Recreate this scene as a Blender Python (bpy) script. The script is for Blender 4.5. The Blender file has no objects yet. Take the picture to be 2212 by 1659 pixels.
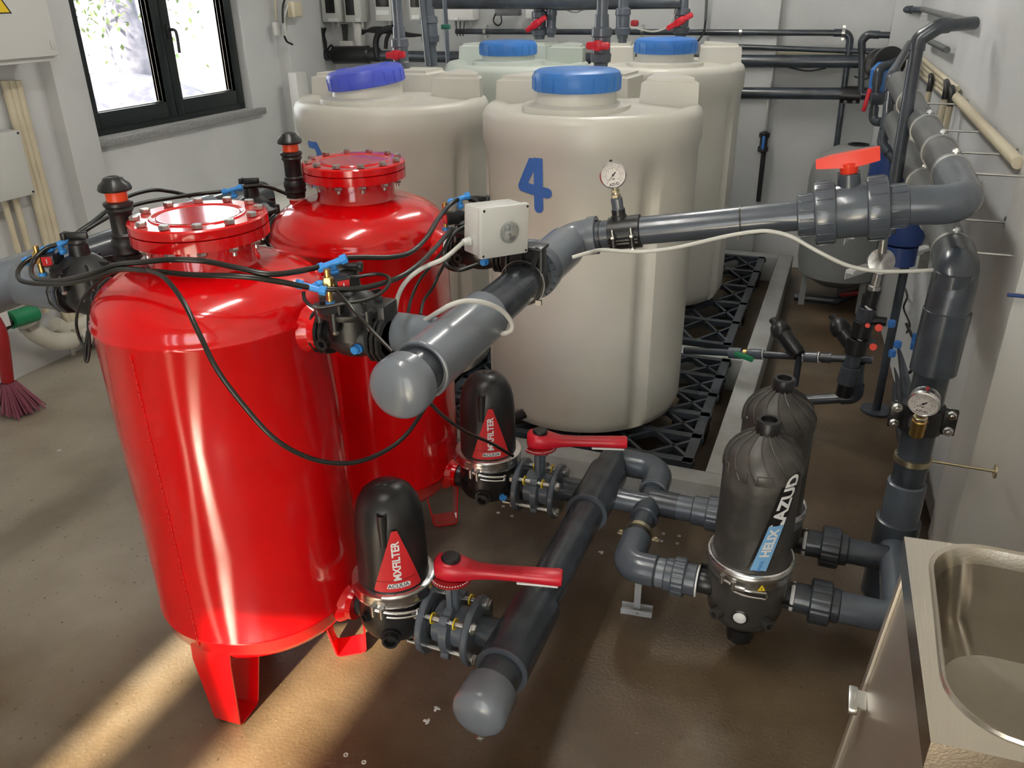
import bpy, bmesh, math, random
from mathutils import Vector, Matrix
R = math.radians
PI = math.pi
random.seed(7)
V = lambda *a: Vector(a if len(a) > 1 else a[0])
col = bpy.context.scene.collection
sc = bpy.context.scene

# ---------------------------------------------------------------- camera
CX, CY, FPX, EYE = 1106.0, 829.5, 1777.59, 1.55
def _cam():
    f = FPX
    d = V(1880 - CX, -30 - CY, f).normalized()
    v = V(1155 - CX, 4550 - CY, f).normalized()
    x = v.cross(d); x = x if x.x > 0 else -x
    x.normalize(); d = x.cross(v) if x.cross(v).dot(d) > 0 else v.cross(x)
    return x, d.normalized(), -v          # world X, Y, Z seen in camera axes (x right, y down, z forward)
WX, WY, WZ = _cam()
cam_d = bpy.data.cameras.new('camera'); cam = bpy.data.objects.new('camera', cam_d); col.objects.link(cam)
cam_d.sensor_width = 36.0; cam_d.lens = 36.0 * FPX / 2212.0; cam_d.clip_start = .02; cam_d.clip_end = 300
rt = V(WX.x, WY.x, WZ.x); dn = V(WX.y, WY.y, WZ.y); fw = V(WX.z, WY.z, WZ.z)
m = Matrix.Identity(4)
for i in range(3):
    m[i][0] = rt[i]; m[i][1] = -dn[i]; m[i][2] = -fw[i]
m.translation = (0, 0, EYE); cam.matrix_world = m
sc.camera = cam

# ---------------------------------------------------------------- light and exposure
vs = sc.view_settings
sc.display_settings.display_device = 'sRGB'
vs.view_transform = 'Standard'; vs.look = 'None'; vs.gamma = 1; vs.use_curve_mapping = False
vs.exposure = 0.08
w = bpy.data.worlds.new('sky'); sc.world = w; w.use_nodes = True
bg = w.node_tree.nodes['Background']; bg.inputs[0].default_value = (.93, .96, 1, 1); bg.inputs[1].default_value = 5.0
sun_d = bpy.data.lights.new('sun', 'SUN'); sun_d.energy = 34; sun_d.angle = R(2.2); sun_d.color = (1, .87, .66)
sun = bpy.data.objects.new('sun', sun_d); col.objects.link(sun); sun.rotation_euler = (R(60), 0, 0)
FILL_LAMP = 55.0     # emission of the added ceiling fill tubes

# ---------------------------------------------------------------- helpers
def P(px, py, X=None, Y=None, Z=None, d=None):
    """point seen at a pixel of the photograph, on a world plane or at a distance in front of the lens"""
    c = V((px - CX) / FPX, (py - CY) / FPX, 1)
    r = V(WX.dot(c), WY.dot(c), WZ.dot(c))
    t = d if d is not None else X / r.x if X is not None else Y / r.y if Y is not None else (Z - EYE) / r.z
    return V(0, 0, EYE) + r * t

def mat(name, c, rough=.5, metal=0, coat=0, c2=None, scale=5, lo=.4, hi=.6, bump=0, bscale=60, rvar=0, detail=6, trans=0, emis=0, sss=0, stretch=None):
    M = bpy.data.materials.new(name); M.use_nodes = True
    nt = M.node_tree; b = nt.nodes['Principled BSDF']; L = nt.links
    b.inputs['Base Color'].default_value = (*c, 1); b.inputs['Roughness'].default_value = rough
    b.inputs['Metallic'].default_value = metal; b.inputs['Coat Weight'].default_value = coat
    b.inputs['Coat Roughness'].default_value = .06
    b.inputs['Transmission Weight'].default_value = trans
    if sss:
        b.inputs['Subsurface Weight'].default_value = sss; b.inputs['Subsurface Radius'].default_value = (.05, .05, .04)
    if emis:
        b.inputs['Emission Color'].default_value = (*c, 1); b.inputs['Emission Strength'].default_value = emis
    tc = nt.nodes.new('ShaderNodeTexCoord'); src = tc.outputs['Object']
    if stretch:
        mp = nt.nodes.new('ShaderNodeMapping'); mp.inputs['Scale'].default_value = stretch
        L.new(src, mp.inputs[0]); src = mp.outputs[0]
    if c2 is not None or rvar:
        n = nt.nodes.new('ShaderNodeTexNoise'); n.inputs['Scale'].default_value = scale; n.inputs['Detail'].default_value = detail
        L.new(src, n.inputs['Vector'])
        r = nt.nodes.new('ShaderNodeMapRange'); r.inputs[1].default_value = lo; r.inputs[2].default_value = hi
        L.new(n.outputs['Fac'], r.inputs[0])
        if c2 is not None:
            mx = nt.nodes.new('ShaderNodeMix'); mx.data_type = 'RGBA'
            mx.inputs[6].default_value = (*c, 1); mx.inputs[7].default_value = (*c2, 1)
            L.new(r.outputs[0], mx.inputs[0]); L.new(mx.outputs[2], b.inputs['Base Color'])
        if rvar:
            q = nt.nodes.new('ShaderNodeMath'); q.operation = 'MULTIPLY_ADD'
            q.inputs[1].default_value = rvar; q.inputs[2].default_value = rough
            L.new(r.outputs[0], q.inputs[0]); L.new(q.outputs[0], b.inputs['Roughness'])
    if bump:
        n2 = nt.nodes.new('ShaderNodeTexNoise'); n2.inputs['Scale'].default_value = bscale; n2.inputs['Detail'].default_value = 4
        L.new(src, n2.inputs['Vector'])
        bp = nt.nodes.new('ShaderNodeBump'); bp.inputs['Strength'].default_value = bump; bp.inputs['Distance'].default_value = .01
        L.new(n2.outputs['Fac'], bp.inputs['Height']); L.new(bp.outputs[0], b.inputs['Normal'])
    return M

M = dict(
    red=mat('red_gloss_paint', (.70, .003, .005), .15, coat=.6, c2=(.60, .002, .004), scale=3, bump=.03, bscale=9),
    pvc=mat('grey_pvc', (.095, .113, .138), .25, coat=.2, c2=(.076, .090, .112), scale=8, bump=.03, bscale=30),
    pvcl=mat('light_grey_pvc', (.165, .19, .225), .26, coat=.2, c2=(.15, .168, .19), scale=6),
    pvcd=mat('dark_grey_pvc', (.052, .064, .080), .27, coat=.15, c2=(.034, .040, .050), scale=9, bump=.04, bscale=40),
    pvcw=mat('wall_grey_pvc', (.13, .135, .135), .38, c2=(.10, .104, .105), scale=6),
    black=mat('black_plastic', (.012, .012, .013), .33, c2=(.02, .02, .02), scale=10, bump=.04, bscale=60),
    blackr=mat('black_rubber', (.010, .010, .011), .42),
    dusty=mat('scuffed_black_plastic', (.045, .042, .039), .36, c2=(.13, .12, .108), scale=9, lo=.50, hi=.80, detail=12, bump=.12, bscale=45, rvar=.2),
    chrome=mat('chrome_steel', (.78, .78, .78), .16, 1, rvar=.15, scale=20),
    steel=mat('zinc_steel', (.62, .62, .60), .32, 1, c2=(.5, .5, .48), scale=30),
    inox=mat('brushed_stainless', (.60, .56, .49), .24, 1, c2=(.54, .50, .44), scale=3, bump=.03, bscale=300, stretch=(1, .05, 1)),
    inoxb=mat('polished_stainless', (.46, .43, .38), .15, 1, rvar=.1, scale=6, bump=.06, bscale=8),
    galv=mat('galvanised_bracket', (.52, .54, .56), .4, .35, c2=(.44, .46, .48), scale=20),
    satin=mat('satin_stainless', (.74, .70, .62), .36, .85, c2=(.66, .62, .54), scale=4),
    brass=mat('brass', (.66, .44, .16), .28, 1),
    brassw=mat('pale_brass', (.62, .54, .38), .32, 1),
    blue=mat('sky_blue_plastic', (.05, .30, .78), .35),
    lidb=mat('blue_lid_plastic', (.035, .17, .53), .38, c2=(.045, .20, .58), scale=5, bump=.04, bscale=20),
    lidv=mat('violet_blue_lid_plastic', (.07, .095, .60), .34, c2=(.08, .12, .64), scale=5),
    paintb=mat('blue_stencil_paint', (.055, .17, .55), .5),
    pe=mat('milky_polyethylene', (.68, .665, .60), .34, sss=.2, c2=(.62, .605, .54), scale=2.2, bump=.05, bscale=7),
    pe2=mat('milky_polyethylene_greenish', (.62, .67, .62), .38, sss=.25, c2=(.56, .62, .56), scale=2.2, bump=.05, bscale=7),
    wall=mat('white_painted_plaster', (.66, .67, .67), .75, c2=(.58, .59, .59), scale=1.6, bump=.15, bscale=40),
    wallw=mat('warm_white_plaster', (.74, .73, .70), .7, c2=(.69, .68, .65), scale=2, bump=.12, bscale=35),
    ceil=mat('ceiling_paint', (.75, .75, .74), .8),
    curb=mat('grey_painted_curb', (.42, .43, .42), .6, c2=(.32, .32, .30), scale=5, bump=.2, bscale=50),
    frame=mat('dark_green_window_frame', (.010, .016, .016), .3, c2=(.014, .02, .02), scale=4),
    sill=mat('grey_granite', (.34, .34, .34), .5, c2=(.20, .20, .20), scale=160, lo=.4, hi=.6),
    cream=mat('cream_plastic_trunking', (.66, .60, .44), .5, c2=(.60, .53, .38), scale=6),
    white=mat('white_plastic', (.72, .72, .70), .42),
    greybox=mat('light_grey_enclosure', (.62, .63, .60), .38, c2=(.58, .59, .56), scale=3),
    clear=mat('clear_plastic', (.8, .83, .83), .12, trans=.8),
    offw=mat('yellowed_white_pvc', (.62, .60, .52), .45, c2=(.55, .53, .45), scale=5),
    red2=mat('red_valve_plastic', (.62, .012, .030), .34, c2=(.54, .010, .025), scale=12),
    red3=mat('orange_red_plastic', (.85, .045, .015), .36),
    redd=mat('dull_red_plastic', (.30, .010, .013), .45),
    orange=mat('orange_ring_plastic', (.85, .07, .008), .35),
    green=mat('green_plastic', (.01, .22, .09), .45),
    tealg=mat('dark_green_plastic', (.01, .13, .09), .45),
    yellow=mat('yellow_rubber', (.72, .52, .01), .5),
    ylw=mat('yellow_sign', (.85, .60, .02), .45),
    cable=mat('white_cable', (.60, .60, .56), .4),
    tube=mat('black_tube', (.014, .014, .012), .26),
    stick=mat('red_sticker', (.62, .025, .03), .42),
    stw=mat('white_print', (.80, .80, .80), .45),
    blk=mat('black_print', (.012, .012, .012), .45),
    stb=mat('light_blue_sticker', (.22, .48, .78), .35),
    gface=mat('gauge_dial', (.74, .70, .67), .45),
    gtank=mat('grey_fibre_tank', (.27, .28, .28), .38, c2=(.24, .25, .25), scale=5),
    pump=mat('blue_pump_paint', (.025, .06, .22), .35),
    leaf=mat('green_leaves', (.03, .06, .015), .7, c2=(.07, .10, .03), scale=8),
    bark=mat('grey_bark', (.055, .06, .09), .8, c2=(.13, .13, .17), scale=3),
    gravel=mat('pale_gravel', (.66, .64, .60), .9, c2=(.5, .52, .42), scale=1.5),
    bristle=mat('pink_bristles', (.22, .055, .085), .7),
    chip=mat('pale_debris', (.6, .6, .57), .6),
    teal=mat('greenish_grey_paint', (.35, .37, .36), .6),  # plain even greenish grey
)
def floor_mat():
    Mt = bpy.data.materials.new('worn_brown_concrete'); Mt.use_nodes = True
    nt = Mt.node_tree; b = nt.nodes['Principled BSDF']; L = nt.links
    tc = nt.nodes.new('ShaderNodeTexCoord').outputs['Object']
    def noise(s, det, dist=0):
        n = nt.nodes.new('ShaderNodeTexNoise'); n.inputs['Scale'].default_value = s; n.inputs['Detail'].default_value = det
        n.inputs['Distortion'].default_value = dist; L.new(tc, n.inputs['Vector']); return n.outputs['Fac']
    def ramp(f, st):
        r = nt.nodes.new('ShaderNodeValToRGB'); L.new(f, r.inputs[0]); e = r.color_ramp.elements
        e[0].position, e[0].color = st[0][0], (*st[0][1], 1); e[1].position, e[1].color = st[-1][0], (*st[-1][1], 1)
        for p, c in st[1:-1]:
            k = e.new(p); k.color = (*c, 1)
        return r.outputs[0]
    def mix(a, b_, f, mode='MIX'):
        x = nt.nodes.new('ShaderNodeMix'); x.data_type = 'RGBA'; x.blend_type = mode
        for i, s in ((6, a), (7, b_), (0, f)):
            if isinstance(s, (int, float)): x.inputs[i].default_value = s
            elif isinstance(s, tuple): x.inputs[i].default_value = (*s, 1)
            else: L.new(s, x.inputs[i])
        return x.outputs[2]
    c1 = ramp(noise(.9, 8, .6), [(.36, (.058, .035, .017)), (.5, (.105, .070, .038)), (.64, (.185, .138, .084))])
    c2 = ramp(noise(4, 10, .3), [(.35, (.55, .5, .45)), (.6, (1, 1, 1))])
    base = mix(c1, c2, .7, 'MULTIPLY')
    # greyer, paler slab towards the left wall
    sp = nt.nodes.new('ShaderNodeSeparateXYZ'); L.new(tc, sp.inputs[0])
    mr = nt.nodes.new('ShaderNodeMapRange'); mr.inputs[1].default_value = -1.25; mr.inputs[2].default_value = -2.6; L.new(sp.outputs[0], mr.inputs[0])
    nn = nt.nodes.new('ShaderNodeMath'); nn.operation = 'MULTIPLY_ADD'; nn.inputs[1].default_value = 3.0; nn.inputs[2].default_value = -1.65; L.new(noise(1.3, 5), nn.inputs[0])
    ad = nt.nodes.new('ShaderNodeMath'); ad.operation = 'ADD'; ad.use_clamp = True; L.new(mr.outputs[0], ad.inputs[0]); L.new(nn.outputs[0], ad.inputs[1])
    base = mix(base, (.40, .36, .29), ad.outputs[0])
    grit = ramp(noise(160, 3), [(.68, (0, 0, 0)), (.76, (1, 1, 1))])
    base = mix(base, (.30, .26, .19), grit)
    dark = ramp(noise(70, 6), [(.28, (1, 1, 1)), (.335, (0, 0, 0))])
    base = mix(base, (.05, .035, .022), dark)
    L.new(base, b.inputs['Base Color'])
    rr = nt.nodes.new('ShaderNodeMapRange'); rr.inputs[1].default_value = .35; rr.inputs[2].default_value = .65
    rr.inputs[3].default_value = .30; rr.inputs[4].default_value = .55; L.new(noise(1.4, 6), rr.inputs[0]); L.new(rr.outputs[0], b.inputs['Roughness'])
    bp = nt.nodes.new('ShaderNodeBump'); bp.inputs['Strength'].default_value = .35; bp.inputs['Distance'].default_value = .004
    L.new(noise(110, 6), bp.inputs['Height']); L.new(bp.outputs[0], b.inputs['Normal'])
    return Mt
M['floor'] = floor_mat()
def glass_mat():
    Mt = bpy.data.materials.new('window_glass'); Mt.use_nodes = True; nt = Mt.node_tree
    o = nt.nodes['Material Output']; nt.nodes.remove(nt.nodes['Principled BSDF'])
    t = nt.nodes.new('ShaderNodeBsdfTransparent'); g = nt.nodes.new('ShaderNodeBsdfGlossy'); g.inputs['Roughness'].default_value = .02
    mx = nt.nodes.new('ShaderNodeMixShader'); mx.inputs[0].default_value = .05
    nt.links.new(t.outputs[0], mx.inputs[1]); nt.links.new(g.outputs[0], mx.inputs[2]); nt.links.new(mx.outputs[0], o.inputs[0])
    return Mt
M['glass'] = glass_mat()
def basis(axis, ref=None):
    z = V(axis).normalized()
    ref = V(ref) if ref is not None else (V(0, 0, 1) if abs(z.z) < .9 else V(1, 0, 0))
    x = ref - z * ref.dot(z)
    x = x.normalized() if x.length > 1e-6 else z.orthogonal().normalized()
    return x, z.cross(x), z
def frame(o, x, up=(0, 0, 1)):
    """local X along x, local Z as near to up as it gets"""
    x = V(x).normalized(); z = V(up) - x * V(up).dot(x); z.normalize(); y = z.cross(x)
    F = Matrix.Identity(4)
    for i in range(3): F[i][0], F[i][1], F[i][2], F[i][3] = x[i], y[i], z[i], o[i]
    return F
def TR(x, y=None, z=None, rz=0):
    o = V(x) if y is None else V(x, y, z)
    return Matrix.Translation(o) @ Matrix.Rotation(rz, 4, 'Z')
def cr(pts, n=8):
    pts = [V(p) for p in pts]; q = [pts[0] * 2 - pts[1]] + pts + [pts[-1] * 2 - pts[-2]]; out = []
    for i in range(1, len(q) - 2):
        a, b, c, d = q[i - 1:i + 3]
        for k in range(n):
            t = k / n; out.append(.5 * ((2 * b) + (c - a) * t + (2 * a - 5 * b + 4 * c - d) * t * t + (3 * b - a - 3 * c + d) * t ** 3))
    return out + [pts[-1]]
def fil(pts, r, n=7):
    pts = [V(p) for p in pts]; out = [pts[0]]
    for i in range(1, len(pts) - 1):
        a, b, c = pts[i - 1:i + 2]; u = (a - b).normalized(); v = (c - b).normalized(); ang = u.angle(v)
        if ang > PI - .02: out.append(b); continue
        t = min(r / math.tan(ang / 2), (a - b).length * .49, (c - b).length * .49); rr = t * math.tan(ang / 2)
        ce = b + (u + v).normalized() * (rr / math.sin(ang / 2)); p0 = b + u * t - ce; p1 = b + v * t - ce; tot = p0.angle(p1); ax = p0.cross(p1)
        for k in range(n + 1): out.append(ce + Matrix.Rotation(tot * k / n, 3, ax) @ p0)
    return out + [pts[-1]]

class MB:
    def __init__(s, F=None):
        s.v = []; s.f = []; s.F = F or Matrix.Identity(4)
    def add(s, vs_, fs):
        k = len(s.v); s.v += [s.F @ V(p) for p in vs_]; s.f += [tuple(i + k for i in f) for f in fs]; return s
    def lathe(s, prof, o=(0, 0, 0), axis=(0, 0, 1), n=32, a0=0, a1=2 * PI, ref=None, fn=None):
        x, y, z = basis(axis, ref); o = V(o); full = abs(a1 - a0 - 2 * PI) < 1e-6; m_ = n if full else n + 1
        vs_ = []; fs = []
        for r, t in prof:
            for k in range(m_):
                a = a0 + (a1 - a0) * k / n; rr = r if fn is None else fn(r, t, a)
                vs_.append(o + x * (rr * math.cos(a)) + y * (rr * math.sin(a)) + z * t)
        for i in range(len(prof) - 1):
            for k in range(n):
                k2 = (k + 1) % m_ if full else k + 1
                fs.append((i * m_ + k, i * m_ + k2, (i + 1) * m_ + k2, (i + 1) * m_ + k))
        if full:
            if prof[0][0] > 1e-5: fs.append(tuple(range(m_ - 1, -1, -1)))
            if prof[-1][0] > 1e-5: fs.append(tuple((len(prof) - 1) * m_ + k for k in range(m_)))
        return s.add(vs_, fs)
    def cyl(s, a, b, r, n=20, r2=None, bev=0):
        a, b = V(a), V(b); L_ = (b - a).length; r2 = r if r2 is None else r2
        pr = [(r, 0), (r2, L_)] if not bev else [(r - bev, 0), (r, bev), (r2, L_ - bev), (r2 - bev, L_)]
        return s.lathe(pr, a, b - a, n)
    def ring(s, a, b, ro, ri, n=28):
        a, b = V(a), V(b); L_ = (b - a).length
        return s.lathe([(ri, 0), (ro, 0), (ro, L_), (ri, L_), (ri, 0)], a, b - a, n) if ri > 0 else s.cyl(a, b, ro, n)
    def ring_(s, o, axis, ro, ri, h, n=28):
        x, y, z = basis(axis); vs_ = []; fs = []; o = V(o)
        for r, t in ((ri, 0), (ro, 0), (ro, h), (ri, h)):
            for k in range(n):
                a = 2 * PI * k / n; vs_.append(o + x * r * math.cos(a) + y * r * math.sin(a) + z * t)
        for i in range(4):
            for k in range(n): fs.append((i * n + k, i * n + (k + 1) % n, ((i + 1) % 4) * n + (k + 1) % n, ((i + 1) % 4) * n + k))
        return s.add(vs_, fs)
    def tube(s, path, r, n=12, caps=True):
        path = [V(p) for p in path]; q = [path[0]]
        for p in path[1:]:
            if (p - q[-1]).length > 1e-5: q.append(p)
        path = q; T_ = []
        for i in range(len(path)):
            a = path[max(i - 1, 0)]; b = path[min(i + 1, len(path) - 1)]; T_.append((b - a).normalized())
        x, y, z = basis(T_[0]); vs_ = []; fs = []
        for i, p in enumerate(path):
            if i:
                x = x - T_[i] * x.dot(T_[i]); x.normalize(); y = T_[i].cross(x)
            rr = r[i] if isinstance(r, (list, tuple)) else r
            for k in range(n):
                a = 2 * PI * k / n; vs_.append(p + x * rr * math.cos(a) + y * rr * math.sin(a))
        for i in range(len(path) - 1):
            for k in range(n): fs.append((i * n + k, i * n + (k + 1) % n, (i + 1) * n + (k + 1) % n, (i + 1) * n + k))
        if caps:
            fs.append(tuple(range(n - 1, -1, -1))); fs.append(tuple((len(path) - 1) * n + k for k in range(n)))
        return s.add(vs_, fs)
    def torus(s, o, axis, R_, r, n=32, k=8, a0=0, a1=2 * PI, ref=None):
        x, y, z = basis(axis, ref); o = V(o); st = n
        pts = [o + x * R_ * math.cos(a0 + (a1 - a0) * i / st) + y * R_ * math.sin(a0 + (a1 - a0) * i / st) for i in range(st + 1)]
        return s.tube(pts, r, k, caps=abs(a1 - a0 - 2 * PI) > 1e-6)
    def box(s, c, size, F=None, bev=0):
        F = F or Matrix.Identity(4); bm = bmesh.new(); bmesh.ops.create_cube(bm, size=1)
        for v in bm.verts: v.co = V(v.co.x * size[0], v.co.y * size[1], v.co.z * size[2])
        if bev: bmesh.ops.bevel(bm, geom=bm.edges[:], offset=bev, segments=2, affect='EDGES', profile=.5)
        bm.verts.index_update(); c = V(c)
        s.add([c + (F.to_3x3() @ v.co) for v in bm.verts], [[v.index for v in f.verts] for f in bm.faces]); bm.free(); return s
    def prism(s, poly, h, o=(0, 0, 0), axis=(0, 0, 1), ref=None):
        x, y, z = basis(axis, ref); o = V(o); n = len(poly)
        vs_ = [o + x * a + y * b + z * t for t in (0, h) for a, b in poly]
        return s.add(vs_, [tuple(range(n - 1, -1, -1)), tuple(range(n, 2 * n))] + [(k, (k + 1) % n, n + (k + 1) % n, n + k) for k in range(n)])
    def hexa(s, o, axis, r, h, n=6):
        return s.lathe([(r * .9, 0), (r, h * .12), (r, h * .85), (r * .88, h)], o, axis, n)
    def quad(s, *p): return s.add(p, [tuple(range(len(p)))])

WM = {}
def wm(p): return WM[p.name] if p is not None else Matrix.Identity(4)
def build(name, mb, m_, parent=None, loc=None, sharp=38):
    me = bpy.data.meshes.new(name); W = wm(parent) if parent else (Matrix.Translation(V(loc)) if loc is not None else Matrix.Identity(4))
    I = W.inverted(); me.from_pydata([tuple(I @ v) for v in mb.v], [], mb.f)
    bm = bmesh.new(); bm.from_mesh(me); bmesh.ops.remove_doubles(bm, verts=bm.verts, dist=1e-5); bmesh.ops.recalc_face_normals(bm, faces=bm.faces)
    bm.to_mesh(me); bm.free()
    me.materials.append(M[m_] if isinstance(m_, str) else m_)
    for p in me.polygons: p.use_smooth = True
    me.set_sharp_from_angle(angle=R(sharp))
    o = bpy.data.objects.new(name, me); col.objects.link(o)
    if parent: o.parent = parent; WM[o.name] = WM[parent.name]
    else:
        if loc is not None: o.location = V(loc)
        WM[o.name] = W
    return o
def tag(o, label, cat, group=None):
    o['label'] = label; o['category'] = cat
    if group: o['group'] = group
    return o
def thing(name, label, cat, loc, rz=0, group=None):
    o = bpy.data.objects.new(name, None); o.empty_display_size = .05; col.objects.link(o)
    o.location = V(loc); o.rotation_euler = (0, 0, rz); WM[o.name] = TR(V(loc), rz=rz); return tag(o, label, cat, group)
def solo(name, mb, m_, label, cat, loc=None, group=None):
    if loc is None:
        n = len(mb.v); loc = sum(mb.v, V(0, 0, 0)) / n; loc.z = min(v.z for v in mb.v)
    return tag(build(name, mb, m_, None, loc), label, cat, group)
def struct(name, mb, m_, parent=None):
    o = build(name, mb, m_, parent)
    if not parent: o['kind'] = 'structure'
    return o
def text_mesh(txt, size, bold=.0, align='CENTER', sx=1):
    cu = bpy.data.curves.new('lettering', 'FONT'); cu.body = txt; cu.size = size; cu.offset = bold; cu.align_x = align; cu.align_y = 'CENTER'; cu.resolution_u = 3
    o = bpy.data.objects.new('lettering', cu); col.objects.link(o); bpy.context.view_layer.update()
    me = o.to_mesh(); bm = bmesh.new(); bm.from_mesh(me); bmesh.ops.triangulate(bm, faces=bm.faces)
    bmesh.ops.subdivide_edges(bm, edges=[e for e in bm.edges if e.calc_length() > size * .25], cuts=2)
    bm.verts.index_update(); vs_ = [(v.co.x * sx, v.co.y) for v in bm.verts]; fs = [[v.index for v in f.verts] for f in bm.faces]
    bm.free(); o.to_mesh_clear(); bpy.data.objects.remove(o); bpy.data.curves.remove(cu); return vs_, fs
def wrap(mb, vs_, fs, rad, ang, z, rot=0, o=(0, 0, 0), lift=.0015):
    """lay flat shapes on an upright cylinder (or plane when rad is None)"""
    out = []; c, s_ = math.cos(rot), math.sin(rot); o = V(o)
    for x, y in vs_:
        u, v = x * c - y * s_, x * s_ + y * c; a = ang + u / rad; out.append(o + V((rad + lift) * math.cos(a), (rad + lift) * math.sin(a), z + v))
    return mb.add(out, fs)
def flat(mb, vs_, fs, o, xd, yd, lift=0):
    o, xd, yd = V(o), V(xd).normalized(), V(yd).normalized(); n = xd.cross(yd) * lift
    return mb.add([o + xd * x + yd * y + n for x, y in vs_], fs)
def grid_poly(poly, nx=14, ny=14):
    """polygon as a fine grid of cells, for wrapping"""
    bm = bmesh.new(); vv = [bm.verts.new((x, y, 0)) for x, y in poly]; bm.faces.new(vv)
    xs = [p[0] for p in poly]; ys = [p[1] for p in poly]
    for i in range(1, nx):
        x = min(xs) + (max(xs) - min(xs)) * i / nx
        bmesh.ops.bisect_plane(bm, geom=bm.verts[:] + bm.edges[:] + bm.faces[:], plane_co=(x, 0, 0), plane_no=(1, 0, 0))
    bm.verts.index_update(); r = [(v.co.x, v.co.y) for v in bm.verts], [[v.index for v in f.verts] for f in bm.faces]; bm.free(); return r
def capsule(a, b, w_, n=10):
    a, b = V(a[0], a[1], 0), V(b[0], b[1], 0); t = (b - a).normalized(); ang = math.atan2(t.y, t.x); pts = []
    for k in range(n + 1): q = ang - PI / 2 + PI * k / n; pts.append((b.x + w_ * math.cos(q), b.y + w_ * math.sin(q)))
    for k in range(n + 1): q = ang + PI / 2 + PI * k / n; pts.append((a.x + w_ * math.cos(q), a.y + w_ * math.sin(q)))
    return pts

# ================================================================ the room
XL, YB, ZC, YF = -3.32, 5.15, 2.75, -1.7
cR = P(1960, 100, Y=YB).x                     # the far right corner
XN = .95                                      # right wall beside the sink
pA = P(2003, 1155, X=.42); pB = P(2053, 1159, X=.42)
yA, yB_ = pA.y, pB.y
struct('floor', MB().box((-1.1, 2, -.05), (5.6, 8.2, .1)), 'floor')
struct('ceiling', MB().box((-1.1, 2, ZC + .05), (5.6, 8.2, .1)), 'ceil')
wy0, wy1, wz0, wz1 = 3.02, 4.22, .935, 2.15
b = MB(); t_ = .28
for y0, y1, z0, z1 in ((YF, wy0, 0, ZC), (wy1, YB + .2, 0, ZC), (wy0, wy1, 0, wz0), (wy0, wy1, wz1, ZC)):
    b.box((XL - t_ / 2, (y0 + y1) / 2, (z0 + z1) / 2), (t_, y1 - y0, z1 - z0))
struct('wall_left', b, 'wall')
struct('wall_back', MB().box(((XL + 1) / 2, YB + .1, ZC / 2), (1 - XL + .4, .2, ZC)), 'wall')
b = MB().prism([(.44, yA), (cR, YB), (cR + .2, YB), (1.2, yA)], ZC)
struct('wall_right', b, 'wall')
struct('trim_1', MB().box(((.42 + 1.2) / 2, (yA + yB_) / 2, ZC / 2), (1.2 - .42, abs(yA - yB_), ZC), bev=.004), 'wallw')
struct('wall_right_near', MB().box((XN + .1, (YF + min(yA, yB_)) / 2, ZC / 2), (.2, min(yA, yB_) - YF, ZC)), 'wallw')
# front wall behind the camera: a doorway in the middle, left of it two slits added to shape the sun strips
b = MB(); ops = [(-1.44, -1.36, .0, 1.95), (-1.11, -.925, .0, 1.95), (-.55, .62, 0, 2.15)]
xs = XL
for x0, x1, z0, z1 in ops:
    b.box(((xs + x0) / 2, YF - .05, ZC / 2), (x0 - xs, .1, ZC)); b.box(((x0 + x1) / 2, YF - .05, (z1 + ZC) / 2), (x1 - x0, .1, ZC - z1)); xs = x1
b.box(((xs + XN + .2) / 2, YF - .05, ZC / 2), (XN + .2 - xs, .1, ZC))
struct('wall_front', b, 'wallw')
struct('sun_block_roof', MB().box((.0, YF - 1.3, 2.3), (1.5, 2.4, .1)), 'ceil')      # unseen roof slab added to keep the sun out of the doorway
# pilasters
struct('trim_3', MB().box((XL + .03, 2.90, ZC / 2), (.08, .17, ZC), bev=.004), 'wall')
yq = P(640, 200, X=XL + .1).y
struct('trim_4', MB().box((XL + .04, yq + .18, ZC / 2), (.1, .36, ZC), bev=.004), 'wall')
x0, x1 = P(1535, 60, Y=YB - .08).x, P(1682, 60, Y=YB - .08).x
struct('trim_5', MB().box(((x0 + x1) / 2, YB - .03, ZC / 2), (x1 - x0, .12, ZC), bev=.004), 'wall')
struct('trim_6', MB().box((cR - .02, YB - .1, ZC / 2), (.16, .3, ZC), bev=.004), 'wall')
# window on the left wall
win = struct('window_1', MB(), 'frame'); fx = XL - .09
b = MB()
def rect_frame(b, y0, y1, z0, z1, w_, x, dx, wb=None):
    wb = wb or w_
    b.box((x, y0 + w_ / 2, (z0 + z1) / 2), (dx, w_, z1 - z0), bev=.004); b.box((x, y1 - w_ / 2, (z0 + z1) / 2), (dx, w_, z1 - z0), bev=.004)
    b.box((x, (y0 + y1) / 2, z0 + wb / 2), (dx, y1 - y0 - 2 * w_, wb), bev=.004); b.box((x, (y0 + y1) / 2, z1 - w_ / 2), (dx, y1 - y0 - 2 * w_, w_), bev=.004)
rect_frame(b, wy0, wy1, wz0, wz1, .045, fx, .07, .05)
build('outer_frame', b, 'frame', win)
ym = (wy0 + wy1) / 2 + .01
for y0, y1 in ((wy0 + .03, ym - .002), (ym + .002, wy1 - .03)):
    s_ = build('sash', (lambda q: (rect_frame(q, y0, y1, wz0 + .035, wz1 - .03, .06, fx + .02, .07, .075), q)[1])(MB()), 'frame', win)
    build('glazing_bead', (lambda q: (rect_frame(q, y0 + .058, y1 - .058, wz0 + .108, wz1 - .088, .008, fx + .02, .03), q)[1])(MB()), 'steel', s_)
    build('pane', MB().box((fx + .01, (y0 + y1) / 2, (wz0 + wz1) / 2), (.006, y1 - y0 - .12, wz1 - wz0 - .2)), 'glass', s_)
h0 = P(372, 78, X=fx + .06)
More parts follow.
